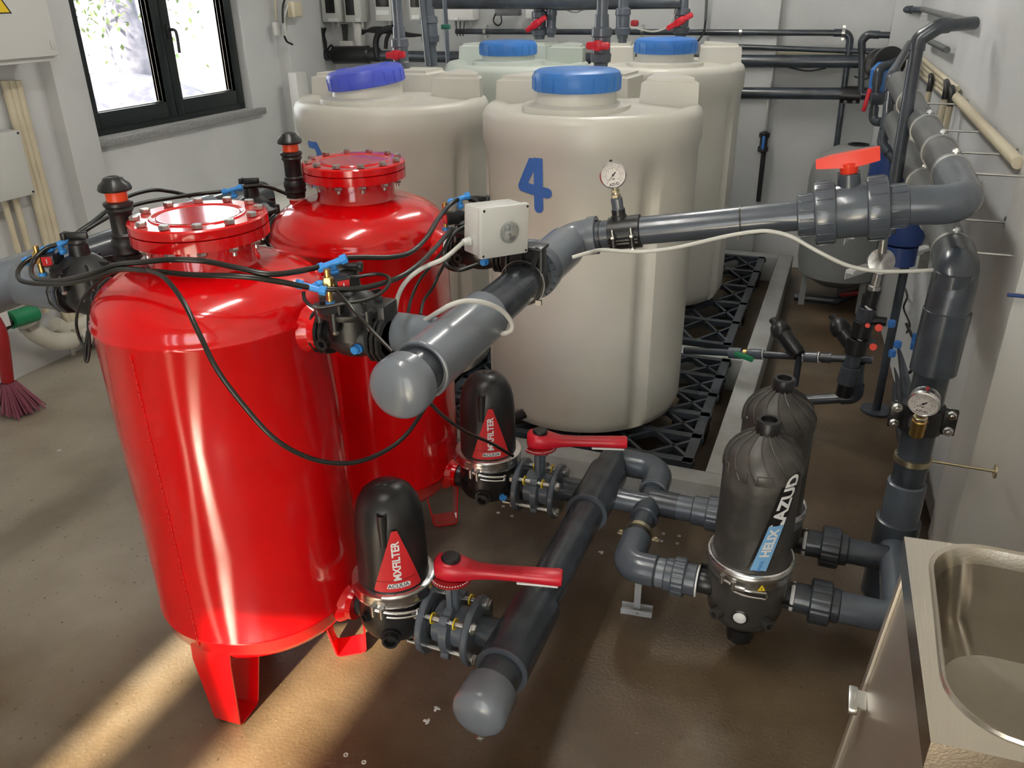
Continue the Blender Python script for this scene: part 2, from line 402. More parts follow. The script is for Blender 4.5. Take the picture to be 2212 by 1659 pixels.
b = MB().box((fx + .06, h0.y - .02, h0.z + .02), (.012, .03, .07), bev=.004).tube(cr([(fx + .06, h0.y - .02, h0.z + .03), (fx + .10, h0.y - .02, h0.z + .03), (fx + .105, h0.y - .015, h0.z), (fx + .10, h0.y - .012, h0.z - .08)]), .008)
build('handle', b, 'black', win)
struct('trim_7', MB().box((XL - .09, (wy0 + wy1) / 2 + .02, wz0 - .018), (.26, wy1 - wy0 + .10, .034), bev=.003), 'sill')
# bund curbs on the floor around the tank pallets
cz = .145
b = MB()
for x0, x1, y0, y1 in ((-2.05, -.185, 2.26, 2.34), (-.265, -.185, 2.34, 4.9), (-2.05, -.265, 3.27, 3.36), (-2.05, -.265, 4.82, 4.9)):
    b.box(((x0 + x1) / 2, (y0 + y1) / 2, cz / 2), (x1 - x0, y1 - y0, cz), bev=.005)
struct('trim_8', b, 'curb')
# ceiling fittings (tube lamps added above the frame as interior fill)
M['lamp'] = mat('added_fill_tube', (1, .97, .92), .4, emis=FILL_LAMP)
for i, (x, y) in enumerate(((-.9, 1.0), (-.9, 3.6))):
    t = thing('added_fill_lamp', 'added twin tube fill lamp over the %s' % ('red tanks' if i == 0 else 'white tanks'), 'lamp', (x, y, ZC - .02), group=None)
    build('housing', MB().box((x, y, ZC - .02), (.16, 1.3, .04), bev=.006), 'white', t)
    for s_ in (-.04, .04): build('tube', MB().cyl((x + s_, y - .6, ZC - .06), (x + s_, y + .6, ZC - .06), .014), 'lamp', t)
# outside
struct('floor_outside', MB().box((-14, 3, -.35), (21, 40, .1)), 'gravel')
struct('floor_yard', MB().box((-1, -8, -.12), (12, 12.4, .1)), 'gravel')
def shrub(x, y, z, r, n, label, name='shrub'):
    b = MB()
    for k in range(n):
        a = random.random() * 2 * PI; e = random.random() ** .5 * PI / 2; rr = r * (.55 + .45 * random.random())
        c = V(x + rr * math.cos(a) * math.sin(e), y + rr * math.sin(a) * math.sin(e), z + rr * math.cos(e) * .9); s_ = .05 + .08 * random.random()
        u, v, n_ = basis((random.random() - .5, random.random() - .5, random.random()))
        b.quad(c - u * s_, c - v * s_ * .5, c + u * s_, c + v * s_ * .5)
    t = thing(name, label, 'plant', (x, y, z - .1)); build('foliage', b, 'leaf', t); build('stem', MB().cyl((x, y, z - .1), (x, y, z + r * .6), .03), 'bark', t)
for q, (px, py, d, r) in enumerate(((225, 160, 9, .25), (300, 140, 10, .25), (425, 125, 9, .28), (490, 112, 10, .28))):
    p = P(px, py, d=d); shrub(p.x, p.y, -.25, r + .1, 160, ['sparse low shrub outside the left window pane, nearer its left side', 'low shrub outside the window, near the right of the left pane', 'low shrub outside the right window pane, just right of the handle', 'low shrub outside the window, farthest right'][q])
p = P(255, 30, d=15); tr = thing('garden_tree', 'grey tree trunk with green branches outside the left window pane', 'tree', (p.x, p.y, -.3))
b = MB().tube(cr([(p.x, p.y, -.3), (p.x + .1, p.y, 1), (p.x - .1, p.y + .1, 2.4), (p.x, p.y, 5)]), [.35] * 9 + [.28] * 8 + [.2] * 8); build('trunk', b, 'bark', tr)
b = MB()
for k in range(2600):
    c = V(p.x + random.gauss(-.3, .9), p.y + random.gauss(-.3, 1.0), 2.3 + random.gauss(0, .7)); s_ = .07
    u, v, n_ = basis((random.random() - .5, random.random() - .5, random.random())); b.quad(c - u * s_, c - v * s_ * .5, c + u * s_, c + v * s_ * .5)
build('foliage', b, 'leaf', tr)
p = P(205, 78, d=11.5); solo('garden_rocks', MB().lathe([(1.6, 0), (1.4, .4), (.8, .75), (.01, .9)], (p.x, p.y, -.3), n=14, fn=lambda r, t, a: r * (1 + .2 * math.sin(3 * a) + .1 * math.sin(7 * a + t))), 'bark', 'grey rocky mound outside the left window pane', 'rock', (p.x, p.y, -.3))

# ================================================================ white dosing tanks on black pallets
def pallet(x0, x1, y0, y1, label):
    t = thing('spill_pallet', label, 'pallet', ((x0 + x1) / 2, (y0 + y1) / 2, 0), group=None); h = .15
    b = MB()
    for x in (x0 + .02, x1 - .02, (x0 + x1) / 2): b.box((x, (y0 + y1) / 2, h - .012), (.034, y1 - y0, .024))
    n = 5
    for k in range(n + 1): y = y0 + .02 + (y1 - y0 - .04) * k / n; b.box(((x0 + x1) / 2, y, h - .012), (x1 - x0, .03, .024))
    for k in range(n):
        ya, yb = y0 + .02 + (y1 - y0 - .04) * k / n, y0 + .02 + (y1 - y0 - .04) * (k + 1) / n
        for xa, xb in ((x0, (x0 + x1) / 2), ((x0 + x1) / 2, x1)):
            m_ = 3
            for j in range(m_):
                u, v = xa + (xb - xa) * j / m_, xa + (xb - xa) * (j + 1) / m_
                for (p, q) in (((u, ya), (v, yb)), ((u, yb), (v, ya))):
                    d = V(q[0] - p[0], q[1] - p[1], 0); F = frame((0, 0, 0), d); b.box(((p[0] + q[0]) / 2, (p[1] + q[1]) / 2, h - .012), (d.length, .012, .02), F)
    build('grating', b, 'pvcd', t)
    for i in range(3):
        for j in range(3):
            x = x0 + .08 + (x1 - x0 - .16) * i / 2; y = y0 + .08 + (y1 - y0 - .16) * j / 2
            build('foot_block', MB().box((x, y, (h - .024) / 2), (.13, .12, h - .025), bev=.01), 'black', t)
pallet(-1.30, -.31, 2.36, 3.26, 'black plastic grid pallet under the front tank marked 4')
pallet(-2.36, -1.32, 2.36, 3.26, 'black plastic grid pallet under the tank with the violet lid')
pallet(-1.32, -.33, 3.40, 4.80, 'black plastic grid pallet under the rear tank at the right')
pallet(-2.36, -1.35, 3.40, 4.80, 'black plastic grid pallet under the rear greenish tank')

def dosing_tank(x, y, label, lid, grooves=(), rz=0, H=1.20, m_='pe', lidoff=(0, -.1), tilt=(0, 0), r0=.358, lz=.03):
    z0 = .152; t = thing('dosing_tank', label, 'tank', (x, y, z0), rz, 'milky white dosing tanks'); F = TR(x, y, z0, rz); h = H - z0
    def fn(r, z, a):
        if z < .02 or z > h - .06 or r < r0 * .8: return r
        k = 0
        for g in grooves:
            da = (a - (g - rz) + PI) % (2 * PI) - PI; e = min(1, max(0, (h - .17 - z) / .05))
            k += e * max(0, 1 - (da / .085) ** 4) if abs(da) < .085 else 0
        return r - .028 * k
    pr = [(r0 - .05, 0), (r0 - .018, .012), (r0 - .004, .05)] + [(r0 - .004, .05 + (h - .19) * k / 14) for k in range(1, 14)] + [(r0 - .004, h - .13), (r0 + .004, h - .10), (r0 + .004, h - .03), (r0 - .004, h - .012), (r0 - .02, h), (r0 - .05, h - .004), (r0 - .07, h - .012), (.16, h), (.01, h)]
    build('tank_body', MB(F).lathe(pr, n=144, fn=fn), m_, t, sharp=50)
    def arc(a0, a1, inner, rr=r0 - .016, n=14): return [(rr * math.cos(R(a0 + (a1 - a0) * k / n)), rr * math.sin(R(a0 + (a1 - a0) * k / n))) for k in range(n + 1)] + inner
    for poly in (arc(3, 62, [(.15, .20), (.15, .02)]), arc(118, 177, [(-.15, .02), (-.15, .20)]), arc(70, 110, [(-.09, .15), (.09, .15)])):
        bm = bmesh.new(); vv = [bm.verts.new((a, b_, h - .02)) for a, b_ in poly]; f = bm.faces.new(vv)
        e = bmesh.ops.extrude_face_region(bm, geom=[f])['geom']; top = [g for g in e if isinstance(g, bmesh.types.BMVert)]
        cx_ = sum(v.co.x for v in top) / len(top); cy_ = sum(v.co.y for v in top) / len(top)
        for v in top: v.co.z += .095; v.co.x += (cx_ - v.co.x) * .05; v.co.y += (cy_ - v.co.y) * .05
        bmesh.ops.bevel(bm, geom=[g for g in bm.edges if all(v in top for v in g.verts)], offset=.014, segments=3, affect='EDGES'); bm.verts.index_update()
        b = MB(F); b.add([v.co.copy() for v in bm.verts], [[v.index for v in q.verts] for q in bm.faces]); bm.free(); build('raised_shoulder', b, m_, t)
    lx, ly = lidoff
    build('neck', MB(F).lathe([(.175, h - .01), (.172, h + .008), (.128, h + .014), (.124, h + .03 + lz)], (lx, ly, 0), n=48), m_, t)
    FL = F @ Matrix.Translation((lx, ly, h + .016 + lz)) @ Matrix.Rotation(tilt[0], 4, 'X') @ Matrix.Rotation(tilt[1], 4, 'Y')
    b = MB(FL).lathe([(.136, 0), (.139, .005), (.139, .045), (.134, .056), (.122, .062), (.06, .066), (.01, .067)], n=64)
    for k in range(20):
        a = 2 * PI * k / 20; b.box((.1395 * math.cos(a), .1395 * math.sin(a), .024), (.004, .004, .04), Matrix.Rotation(a, 4, 'Z'))
    if lid == 'lidv':
        for s_ in (-1, 1):
            for k in (-1, 0, 1): b.box((s_ * .075, s_ * .02 + k * .016, .0665), (.03, .004, .004), Matrix.Rotation(R(20), 4, 'Z'))
    build('screw_lid', b, lid, t)
    return t, F, h
t4c = (-.795, 2.74)
T4, F4, h4 = dosing_tank(*t4c, 'front milky white dosing tank with a blue lid and a blue number 4', 'lidb', (R(-42), R(-150)), R(4), H=1.215, lz=.034, lidoff=(-.03, -.10))
T3, F3, h3 = dosing_tank(-1.61, 2.86, 'milky white dosing tank with the violet-blue lid, behind the far red tank', 'lidv', (R(-20),), R(6), tilt=(R(2), R(-7)), lidoff=(-.05, -.10))
T5, F5, h5 = dosing_tank(-.83, 4.05, 'rear milky white dosing tank at the right, directly behind the tank marked 4', 'lidb', (R(-55), R(-20)), R(10), H=1.245)
T6, F6, h6 = dosing_tank(-1.585, 4.1, 'rear greenish white dosing tank with blue lid, farthest left of the back row', 'lidb', (), R(-4), m_='pe2', H=1.235, lz=.02)
# painted numbers on the tank fronts
def strokes(parent, ctr, rad, ang, z, segs, w_):
    b = MB()
    for i, (p, q) in enumerate(segs):
        vv, ff = grid_poly(capsule(p, q, w_), 10); wrap(b, vv, ff, rad, ang, z, 0, (ctr[0], ctr[1], 0), .0015 + .0003 * i)
    build('painted_number', b, 'paintb', parent, sharp=80)
p = P(1148, 392, Y=2.38); a4 = math.atan2(p.y - t4c[1], p.x - t4c[0])
strokes(T4, t4c, .354, a4, p.z, [((.010, .085), (-.045, -.022)), ((-.045, -.022), (.046, -.034)), ((.014, .085), (.018, -.082))], .016)
p = P(675, 320, Y=2.53); a3 = math.atan2(p.y - 2.86, p.x + 1.61)
strokes(T3, (-1.61, 2.86), .354, a3, p.z - .06, [((-.03, .07), (.012, .07)), ((.012, .07), (.03, .04)), ((.03, .04), (.01, .01)), ((.01, .01), (.03, -.03)), ((.03, -.03), (.0, -.07)), ((.0, -.07), (-.03, -.07))], .0135)
# drain stub at the foot of tank 4
q = P(1135, 893, Y=2.42); b = MB().cyl(V(q.x, q.y + .06, q.z), q, .022).cyl(q, q + V(-.03, -.05, 0), .016)
build('drain_outlet', b, 'black', T4)
build('outlet_ring', MB().cyl(V(q.x, q.y - .004, q.z), V(q.x, q.y - .012, q.z), .0235), 'steel', T4)

# ================================================================ red sand tanks
def red_tank(x, y, label, lean=0):
    t = thing('red_tank', label, 'tank', (x, y, 0), 0, 'glossy red filter tanks'); F = TR(x, y, 0) @ Matrix.Rotation(lean, 4, 'Y'); r = .236
    pr = [(.01, .165), (.09, .169), (.15, .179), (.19, .192), (.215, .209), (.230, .232), (r, .262), (r + .0025, .266), (r + .0025, .271), (r, .275), (r, .5), (r, .75), (r, .958), (r + .003, .962), (r + .003, .968), (r - .001, .972)]
    pr += [(r - .001 - (r - .116) * (1 - math.cos(a)) ** 1.0, .972 + .085 * math.sin(a)) for a in [PI / 2 * k / 12 for k in range(1, 12)]] + [(.106, 1.062), (.101, 1.072), (.101, 1.118)]
    build('tank_body', MB(F).lathe(pr, n=96), 'red', t, sharp=50)
    # welded vertical seam
    b = MB(F)
    for k in range(46):
        z = .26 + k * .0152; a = R(-90) + .002 * math.sin(k * 2.3); b.box(((r + .0005) * math.cos(a), (r + .0005) * math.sin(a), z), (.004, .005, .013), Matrix.Rotation(a, 4, 'Z'), bev=.001)
    o = build('weld_seam', b, 'red', t)
    build('flange', MB(F).ring_((0, 0, 1.115), (0, 0, 1), .133, .09, .021, 64), 'red', t)
    build('cover_plate', MB(F).lathe([(.131, 1.137), (.133, 1.139), (.133, 1.154), (.130, 1.157), (.093, 1.157), (.091, 1.1595), (.086, 1.1595), (.084, 1.158), (.075, 1.158), (.01, 1.158)], n=72), 'red', t)
    for k in range(12):
        a = R(10) + 2 * PI * k / 12; c = (.116 * math.cos(a), .116 * math.sin(a))
        b = MB(F).hexa((*c, 1.1575), (0, 0, 1), .0105, .009).cyl((*c, 1.095), (*c, 1.157), .0048, 10).hexa((*c, 1.103), (0, 0, 1), .010, .010)
        build('flange_bolt', b, 'steel', t)
    for dx, z, rr, nm in ((1, .945, .039, 'upper_port'), (-1, .945, .039, 'upper_port'), (1, .255, .036, 'lower_port')):
        b = MB(F).cyl((dx * .20, 0, z), (dx * .262, 0, z), rr, 32)
        b.lathe([(rr + .012, .228), (rr + .003, .242), (rr, .248)], (0, 0, z), (dx, 0, 0), 32); build(nm, b, 'red', t)
    sx, sy = STUB
    build('vent_stub', MB(F).cyl((sx, sy, .99), (sx, sy, 1.052), .0195, 24), 'red', t)
    for k in range(3):
        a = R(-86) + 2 * PI * k / 3; c, s_ = math.cos(a), math.sin(a); b = MB(F)
        pl = [(.222, .27), (.230, .20), (.222, .012), (.216, .004), (.208, .002), (.158, .002), (.150, .004), (.144, .012), (.115, .19)]
        vs_ = []; fs = []
        for q, (rr, z) in enumerate(pl):
            wd = .033 + .018 * min(1, z / .22); nx, nz = (-.004, 0) if q in (0, 1, 2) else ((0, .004) if q in (3, 4, 5, 6) else (.004, .001))
            for (er, ez) in ((0, 0), (nx, nz)):
                for sg in (-1, 1): vs_.append((c * (rr + er) - s_ * sg * wd, s_ * (rr + er) + c * sg * wd, z + ez))
        for q in range(len(pl) - 1):
            i, j = q * 4, q * 4 + 4
            fs += [(i, i + 1, j + 1, j), (i + 2, j + 2, j + 3, i + 3), (i, j, j + 2, i + 2), (i + 1, i + 3, j + 3, j + 1)]
        fs += [(0, 2, 3, 1), (len(vs_) - 4, len(vs_) - 3, len(vs_) - 1, len(vs_) - 2)]
        b.add(vs_, fs); build('leg', b, 'red', t)
    return t
T1, T2 = (-1.165, 1.275), (-1.185, 1.88)
LEAN = R(-.4); p = P(290, 600, Z=1.02); STUB = (p.x - T1[0] + .007, p.y - T1[1])
red_tank(*T1, 'near glossy red metal filter tank on three bent legs, closest to the camera', LEAN)
red_tank(*T2, 'far glossy red metal filter tank behind the near one, beside the white tanks')
def air_valve(x, y, z, label):
    t = thing('air_release_valve', label, 'valve', (x, y, z), 0, 'black air release valves on the red tanks'); F = TR(x, y, z)
    build('thread_tape', MB(F).cyl((0, 0, 0), (0, 0, .006), .0205, 20), 'stw', t)
    build('nut', MB(F).hexa((0, 0, .005), (0, 0, 1), .0275, .014).lathe([(.025, .018), (.0285, .022), (.027, .030), (.0295, .036), (.0285, .046), (.025, .052), (.027, .058), (.0225, .062)], n=24), 'blackr', t)
    build('valve_body', MB(F).lathe([(.0225, .06), (.022, .100), (.024, .103), (.0275, .108), (.025, .113), (.0285, .117), (.0285, .123), (.022, .126)], n=28), 'black', t)
    build('orange_ring', MB(F).lathe([(.0205, .125), (.0205, .146), (.019, .148)], n=24, fn=lambda r, z, a: r + .0006 * math.sin(12 * a)), 'orange', t)
    build('cap', MB(F).lathe([(.020, .145), (.0305, .146), (.032, .150), (.029, .158), (.021, .165), (.018, .171), (.012, .173), (.01, .172), (.001, .171)], n=28, fn=lambda r, z, a: r * (1 + .02 * math.cos(8 * a))), 'black', t)
air_valve(T1[0] + STUB[0] - .007, T1[1] + STUB[1], 1.0555, 'black air valve with an orange ring on top of the near red tank')
air_valve(T2[0] + STUB[0], T2[1] + STUB[1], 1.052, 'black air valve with an orange ring on top of the far red tank')

# ================================================================ black cartridge filters beside the tanks
def bowl_filter(x, y, label, blue=False):
    t = thing('cartridge_filter', label, 'filter', (x, y, .185), 0, 'black dome filters with red triangle stickers'); z0 = .357
    F = TR(x, y, 0); va = math.atan2(-y, -x)
    build('dome', MB(F).lathe([(.081, z0), (.079, z0 + .02), (.078, z0 + .10), (.0765, z0 + .145), (.074, z0 + .175), (.067, z0 + .205), (.054, z0 + .228), (.036, z0 + .242), (.016, z0 + .248), (.001, z0 + .249)], n=64), 'black', t)
    a = va - .22; c, s_ = math.cos(a), math.sin(a)
    o = build('vent_spout', MB(F).lathe([(.011, z0 + .135), (.011, z0 + .212), (.008, z0 + .212), (.008, z0 + .20), (.001, z0 + .20)], (c * .068, s_ * .068, 0), n=18), 'black', t)
    b = MB(F); build('top_emblem', b.box((0, 0, z0 + .248), (.045, .006, .004), Matrix.Rotation(va + PI / 2 + .2, 4, 'Z'), bev=.0015).lathe([(.012, z0 + .246), (.011, z0 + .251), (.001, z0 + .252)], n=16), 'blackr', t)
    build('base_bowl', MB(F).lathe([(.01, .224), (.060, .227), (.076, .234), (.084, .250), (.085, .285), (.082, .31), (.084, .325), (.081, z0)], n=64), 'black', t)
    for da, r1, L_, z in ((-.22, .018, .036, .256), (.55, .010, .024, .268), (-.95, .011, .022, .292)):
        a = va + da; d = V(math.cos(a), math.sin(a), 0); o_ = V(0, 0, z)
        build('plug_port', MB(F).cyl(o_ + d * .06, o_ + d * (.076 + L_ * .4), r1 * 1.25, 20).lathe([(r1, 0), (r1, L_ * .9), (r1 * .72, L_ * .9), (r1 * .70, L_ * .4), (.001, L_ * .4)], o_ + d * .072, d, 20), 'black', t)
    if blue:
        a = va + .45; d = V(math.cos(a), math.sin(a), 0); build('blue_plug', MB(F).hexa(V(0, 0, .25) + d * .078, d, .011, .016), 'blue', t)
    for sx in (-1, 1): build('side_port', MB(F).cyl((sx * .06, 0, .255), (sx * .096, 0, .255), .033, 28), 'black', t)
    build('clamp_band', MB(F).lathe([(.0825, z0 - .020), (.091, z0 - .022), (.094, z0 - .016), (.0925, z0 - .010), (.094, z0 - .006), (.0925, z0 - .001), (.094, z0 + .004), (.0935, z0 + .010), (.086, z0 + .013)], n=64), 'chrome', t)
    c_ = [p for p in t.children if p.name.startswith('clamp_band')][0]
    rr = .098; arc = [V(rr * math.cos(va - .55 + .1 * k), rr * math.sin(va - .55 + .1 * k), z0 - .022 - .0015 * k) for k in range(11)]
    build('clamp_lever', MB(F).tube([p + V(0, 0, .004) for p in arc], .004, 10).tube([p - V(0, 0, .008) for p in arc[3:]], .0035, 10).tube([arc[-1] + V(0, 0, .004), arc[-1] * 1.04 - V(0, 0, .002), arc[-1] - V(0, 0, .008)], .0035, 8), 'chrome', c_)
    b = MB(F)
    for k in (0, 2): b.cyl(arc[k] - V(0, 0, .014), arc[k] + V(0, 0, .014), .006, 12)
    b.torus((0, 0, z0 + .011), (0, 0, 1), .0895, .0035, 32, 8, va - .35, va + .75, (1, 0, 0)); build('clamp_pin', b, 'steel', c_)
    # red triangle sticker
    ac = va + .10; zb = z0 + .018; poly = [(-.056, .004), (-.053, 0), (.053, 0), (.056, .004), (.006, .158), (-.006, .158)]
    vv, ff = grid_poly(poly, 16); st = build('triangle_sticker', wrap(MB(F), vv, ff, .0795, ac, zb, 0, (0, 0, 0), .0), 'stick', t, 'red triangle sticker'); 
    vv, ff = text_mesh('MXFILTER', .0235, .0008, sx=.98); build('sticker_lettering', wrap(MB(F), vv, ff, .0795, ac, zb + .080, PI / 2, (0, 0, 0), .0008), 'stw', st)
    vv, ff = grid_poly([(-.0495, .0275), (-.049, .0285), (.043, .0315), (.043, .0305)], 12); build('sticker_line', wrap(MB(F), vv, ff, .0795, ac, zb, 0, (0, 0, 0), .0006), 'blk', st)
    vv, ff = grid_poly([(-.026, .010), (-.022, .022), (.022, .022), (.027, .018), (.026, .009)], 8); build('logo_plate', wrap(MB(F), vv, ff, .0795, ac, zb, 0, (0, 0, 0), .0006), 'stw', st)
    vv, ff = text_mesh('ACUUA', .0135, .0003); build('logo_lettering', wrap(MB(F), vv, ff, .0795, ac, zb + .0155, 0, (0, 0, 0), .0011), 'pvc', st)
    return t
def _lab(name, mb, m_, p, label): o = build(name, mb, m_, p); o['label'] = label; return o
_b = build
def build(name, mb, m_, parent=None, loc=None, sharp=38):
    if isinstance(loc, str):
        o = _b(name, mb, m_, parent); o['label'] = loc; return o
    return _b(name, mb, m_, parent, loc, sharp)
bowl_filter(-.808, 1.29, 'near black dome filter with red triangle sticker, fixed to the near red tank')
bowl_filter(-.825, 1.88, 'far black dome filter with red triangle sticker, fixed to the far red tank', True)

# ================================================================ flanged butterfly valves with red levers
def flange_valve(x, y, z, label, hd):
    t = thing('butterfly_valve', label, 'valve', (x, y, z - .08), 0, 'grey flanged valves with red levers'); F = TR(x, y, z)
    for s_ in (-1, 1):
        build('flange', MB(F).lathe([(.034, 0), (.076, 0), (.079, .003), (.079, .013), (.076, .016), (.034, .016)], (s_ * .047, 0, 0), (s_, 0, 0), 44), 'pvc', t)
        build('gasket', MB(F).ring_((s_ * .042, 0, 0), (s_, 0, 0), .045, .03, .004, 32), 'blackr', t)
    build('valve_body', MB(F).lathe([(.040, -.042), (.047, -.036), (.047, -.012), (.066, -.009), (.066, .009), (.047, .012), (.047, .036), (.040, .042)], (0, 0, 0), (1, 0, 0), 44), 'pvc', t)
    for k in range(4):
        a = R(45) + PI / 2 * k; c = V(0, .060 * math.cos(a), .060 * math.sin(a))
        build('lug', MB(F).cyl(c * 1.08 - V(.009, 0, 0), c * 1.08 + V(.009, 0, 0), .0125, 20), 'pvc', t)
        o = build('flange_bolt', MB(F).cyl(c - V(.098, 0, 0), c + V(.070, 0, 0), .0062, 14).hexa(c + V(.064, 0, 0), (1, 0, 0), .0125, .010).cyl(c + V(.0635, 0, 0), c + V(.066, 0, 0), .0145, 18).hexa(c - V(.064, 0, 0), (-1, 0, 0), .0125, .010).cyl(c - V(.066, 0, 0), c - V(.0635, 0, 0), .0145, 18), 'steel', t)
        if k < 2:
            for q in (-.032, .022): build('yellow_ring', MB(F).ring_(c + V(q, 0, 0), (1, 0, 0), .0135, .0105, .003, 20), 'yellow', t, 'yellow rubber ring')
    build('neck', MB(F).box((0, 0, .085), (.014, .045, .065), bev=.003).cyl((0, 0, .05), (0, 0, .130), .016, 20).box((0, .0, .129), (.062, .062, .010), bev=.004), 'pvc', t)
    n_ = 22; pts = []
    for k in range(n_ + 1):
        a = R(-130) + R(165) * k / n_; pts.append((.047 * math.cos(a), .047 * math.sin(a)))
    build('notched_quadrant', MB(F).prism(pts + [(.02, .03), (-.02, .0)], .006, (0, 0, .1345)), 'redd', t)
    b = MB(F)
    for k in range(n_ + 1):
        a = R(-130) + R(165) * k / n_; b.lathe([(.0018, 0), (.0012, .0012), (.0001, .0016)], (.045 * math.cos(a), .045 * math.sin(a), .1405), n=6)
    q = build('quadrant_dots', b, 'stw', [c for c in t.children if c.name.startswith('notched_quadrant')][0])
    # lever
    hv = V(hd).normalized(); G = F @ frame((0, 0, .143), hv); b = MB(G); secs = []
    for u, wd, lo, hi in ((-.036, .012, -.002, .034), (-.030, .024, -.005, .040), (-.010, .032, -.006, .041), (.012, .032, -.006, .038), (.035, .026, -.005, .032), (.06, .019, -.001, .027), (.10, .017, .002, .026), (.15, .018, .003, .027), (.20, .019, .002, .028), (.236, .020, .001, .029), (.242, .018, .003, .027)):
        n2 = 16; ring = []
        for k in range(n2):
            a = 2 * PI * k / n2; ca, sa = math.cos(a), math.sin(a); e = .55
            ring.append((u, wd * math.copysign(abs(ca) ** e, ca), (lo + hi) / 2 + (hi - lo) / 2 * math.copysign(abs(sa) ** e, sa)))
        secs.append(ring)
    vs_ = [p for r_ in secs for p in r_]; n2 = 16; fs = [(i * n2 + k, i * n2 + (k + 1) % n2, (i + 1) * n2 + (k + 1) % n2, (i + 1) * n2 + k) for i in range(len(secs) - 1) for k in range(n2)]
    fs += [tuple(range(n2 - 1, -1, -1)), tuple((len(secs) - 1) * n2 + k for k in range(n2))]
    lv = build('lever', b.add(vs_, fs), 'red2', t, None, 60); lv['label'] = 'red plastic lever'
    build('lever_cap', MB(G).lathe([(.021, .030), (.021, .044), (.018, .047), (.001, .048)], n=28), 'blackr', lv)
    build('latch_strip', MB(G).box((.19, -.008, -.001), (.09, .012, .006), bev=.002), 'stw', lv)
    return t
FV1 = (-.662, 1.29, .262); FV2 = (-.675, 1.90, .255)
flange_valve(*FV1, 'near grey flanged valve with a red lever, between near dome filter and floor pipe', (1, .22, 0))
flange_valve(*FV2, 'far grey flanged valve with a red lever, between far dome filter and floor pipe', (1, .30, 0))

# ================================================================ floor manifold
def socket(b, p, q, r, rc=.006, n=36):
    """a sleeve with a rounded rim over a pipe"""
    p, q = V(p), V(q); L_ = (q - p).length
    return b.lathe([(r - rc, 0), (r, rc * .5), (r, L_ - rc * .5), (r - rc, L_)], p, q - p, n)
zl, xl = .255, -.512
t = thing('floor_manifold', 'large dark grey pipe with a domed end cap lying low on the floor', 'pipe', (xl, 1.6, zl - .06))
build('pipe', MB().cyl((xl, 1.12, zl), (xl, 2.12, zl), .0475, 40), 'pvcd', t)
for y in (1.30, 1.92):
    b = socket(MB(), (xl, y - .095, zl), (xl, y + .12, zl), .058); b.cyl((xl - .10, y, zl), (xl, y, zl), .036, 32)
    te = build('tee', b, 'pvcd', t)
    build('tee_rim', MB().ring_((xl, y - .099, zl), (0, 1, 0), .0585, .0465, .006, 40), 'pvc', te)
b = MB().lathe([(.001, -.008), (.016, -.0072), (.032, -.0035), (.044, .002), (.0525, .0085), (.0565, .015), (.0578, .022), (.0575, .080), (.053, .086), (.047, .088)], (xl, 1.065, zl), (0, 1, 0), 48)
build('end_cap', b, 'pvcl', t, 'lighter grey domed end cap')
build('support_bolt', MB().cyl((xl, 1.085, zl - .05), (xl, 1.085, zl - .078), .0055, 12).hexa((xl, 1.085, zl - .072), (0, 0, 1), .009, .006), 'steel', t, 'small steel bolt under the end cap')
# far elbow, return run and elbow towards the disc filters
xe, zr, yfar, ynr = -.368, .205, 2.12, 1.705
t = thing('filter_feed_pipe', 'grey pipe loop with two elbows from the floor manifold to the ribbed filters', 'pipe', (xe, 1.95, zr - .05))
rp = .0315
build('pipe', MB().tube([(xe, yfar - .05, zl - .01), (xe, ynr + .05, zr)], rp, 28), 'pvcd', t)
b = MB().tube(fil([(xl, yfar, zl), (xe, yfar, zl), (xe, yfar - .11, zl - .012)], .06, 10), .041, 28)
e1 = build('elbow', b, 'pvc', t); build('elbow_rim', MB().torus((xe, yfar - .11, zl - .012), (0, 1, 0), .037, .0045, 32, 8), 'pvcl', e1)
b = MB().tube(fil([(xe, ynr + .11, zr + .004), (xe, ynr, zr), (xe + .078, ynr, zr)], .055, 10), .041, 28)
e2 = build('elbow', b, 'pvc', t); build('elbow_rim', MB().torus((xe + .078, ynr, zr), (1, 0, 0), .039, .0035, 32, 8), 'pvcd', e2)
y2 = 1.97
zt = .235
b = socket(MB(), (xe, y2 - .075, zt - .012), (xe, y2 + .075, zt), .0385); b.cyl((xe, y2, zt), (xe + .08, y2, zt), .0375, 28)
build('tee', b, 'pvcd', t)
build('cross_pipe', MB().cyl((xl, y2 - .02, zt), (xe, y2 - .02, zt), rp, 28), 'pvc', t)
def coupling(name, label, p, q, segs, m_='pvc', par=None, ribs=0):
    """union made of sleeves along p->q; segs = (start, end, radius) in metres"""
    p, q = V(p), V(q); d = (q - p).normalized(); t = thing(name, label, 'pipe fitting', p - V(0, 0, .05))
    for i, (a, b_, r, nm, mm) in enumerate(segs):
        fn = None
        if nm == 'union_nut': fn = lambda rr, z, an, r0=r: rr - (.0022 if (math.cos(14 * an) > .55 and rr > r0 * .93) else 0)
        L_ = b_ - a; build(nm, MB().lathe([(r * .90, 0), (r, .004), (r, L_ - .004), (r * .90, L_)], p + d * a, d, 84 if fn else 36, fn=fn), mm, t)
    return t
coupling('union_coupling', 'grey union coupling on the near filter feed pipe, left of the near ribbed filter', (xe + .075, ynr, zr), (0, ynr, zr),
         [(-.01, .030, .038, 'sleeve', 'pvcl'), (.026, .050, .042, 'sleeve', 'pvc'), (.046, .080, .050, 'union_nut', 'pvc'), (.076, .108, .040, 'sleeve', 'pvc'), (.107, .111, .0405, 'tape_ring', 'stw'), (.105, .15, .028, 'threaded_nipple', 'black')])
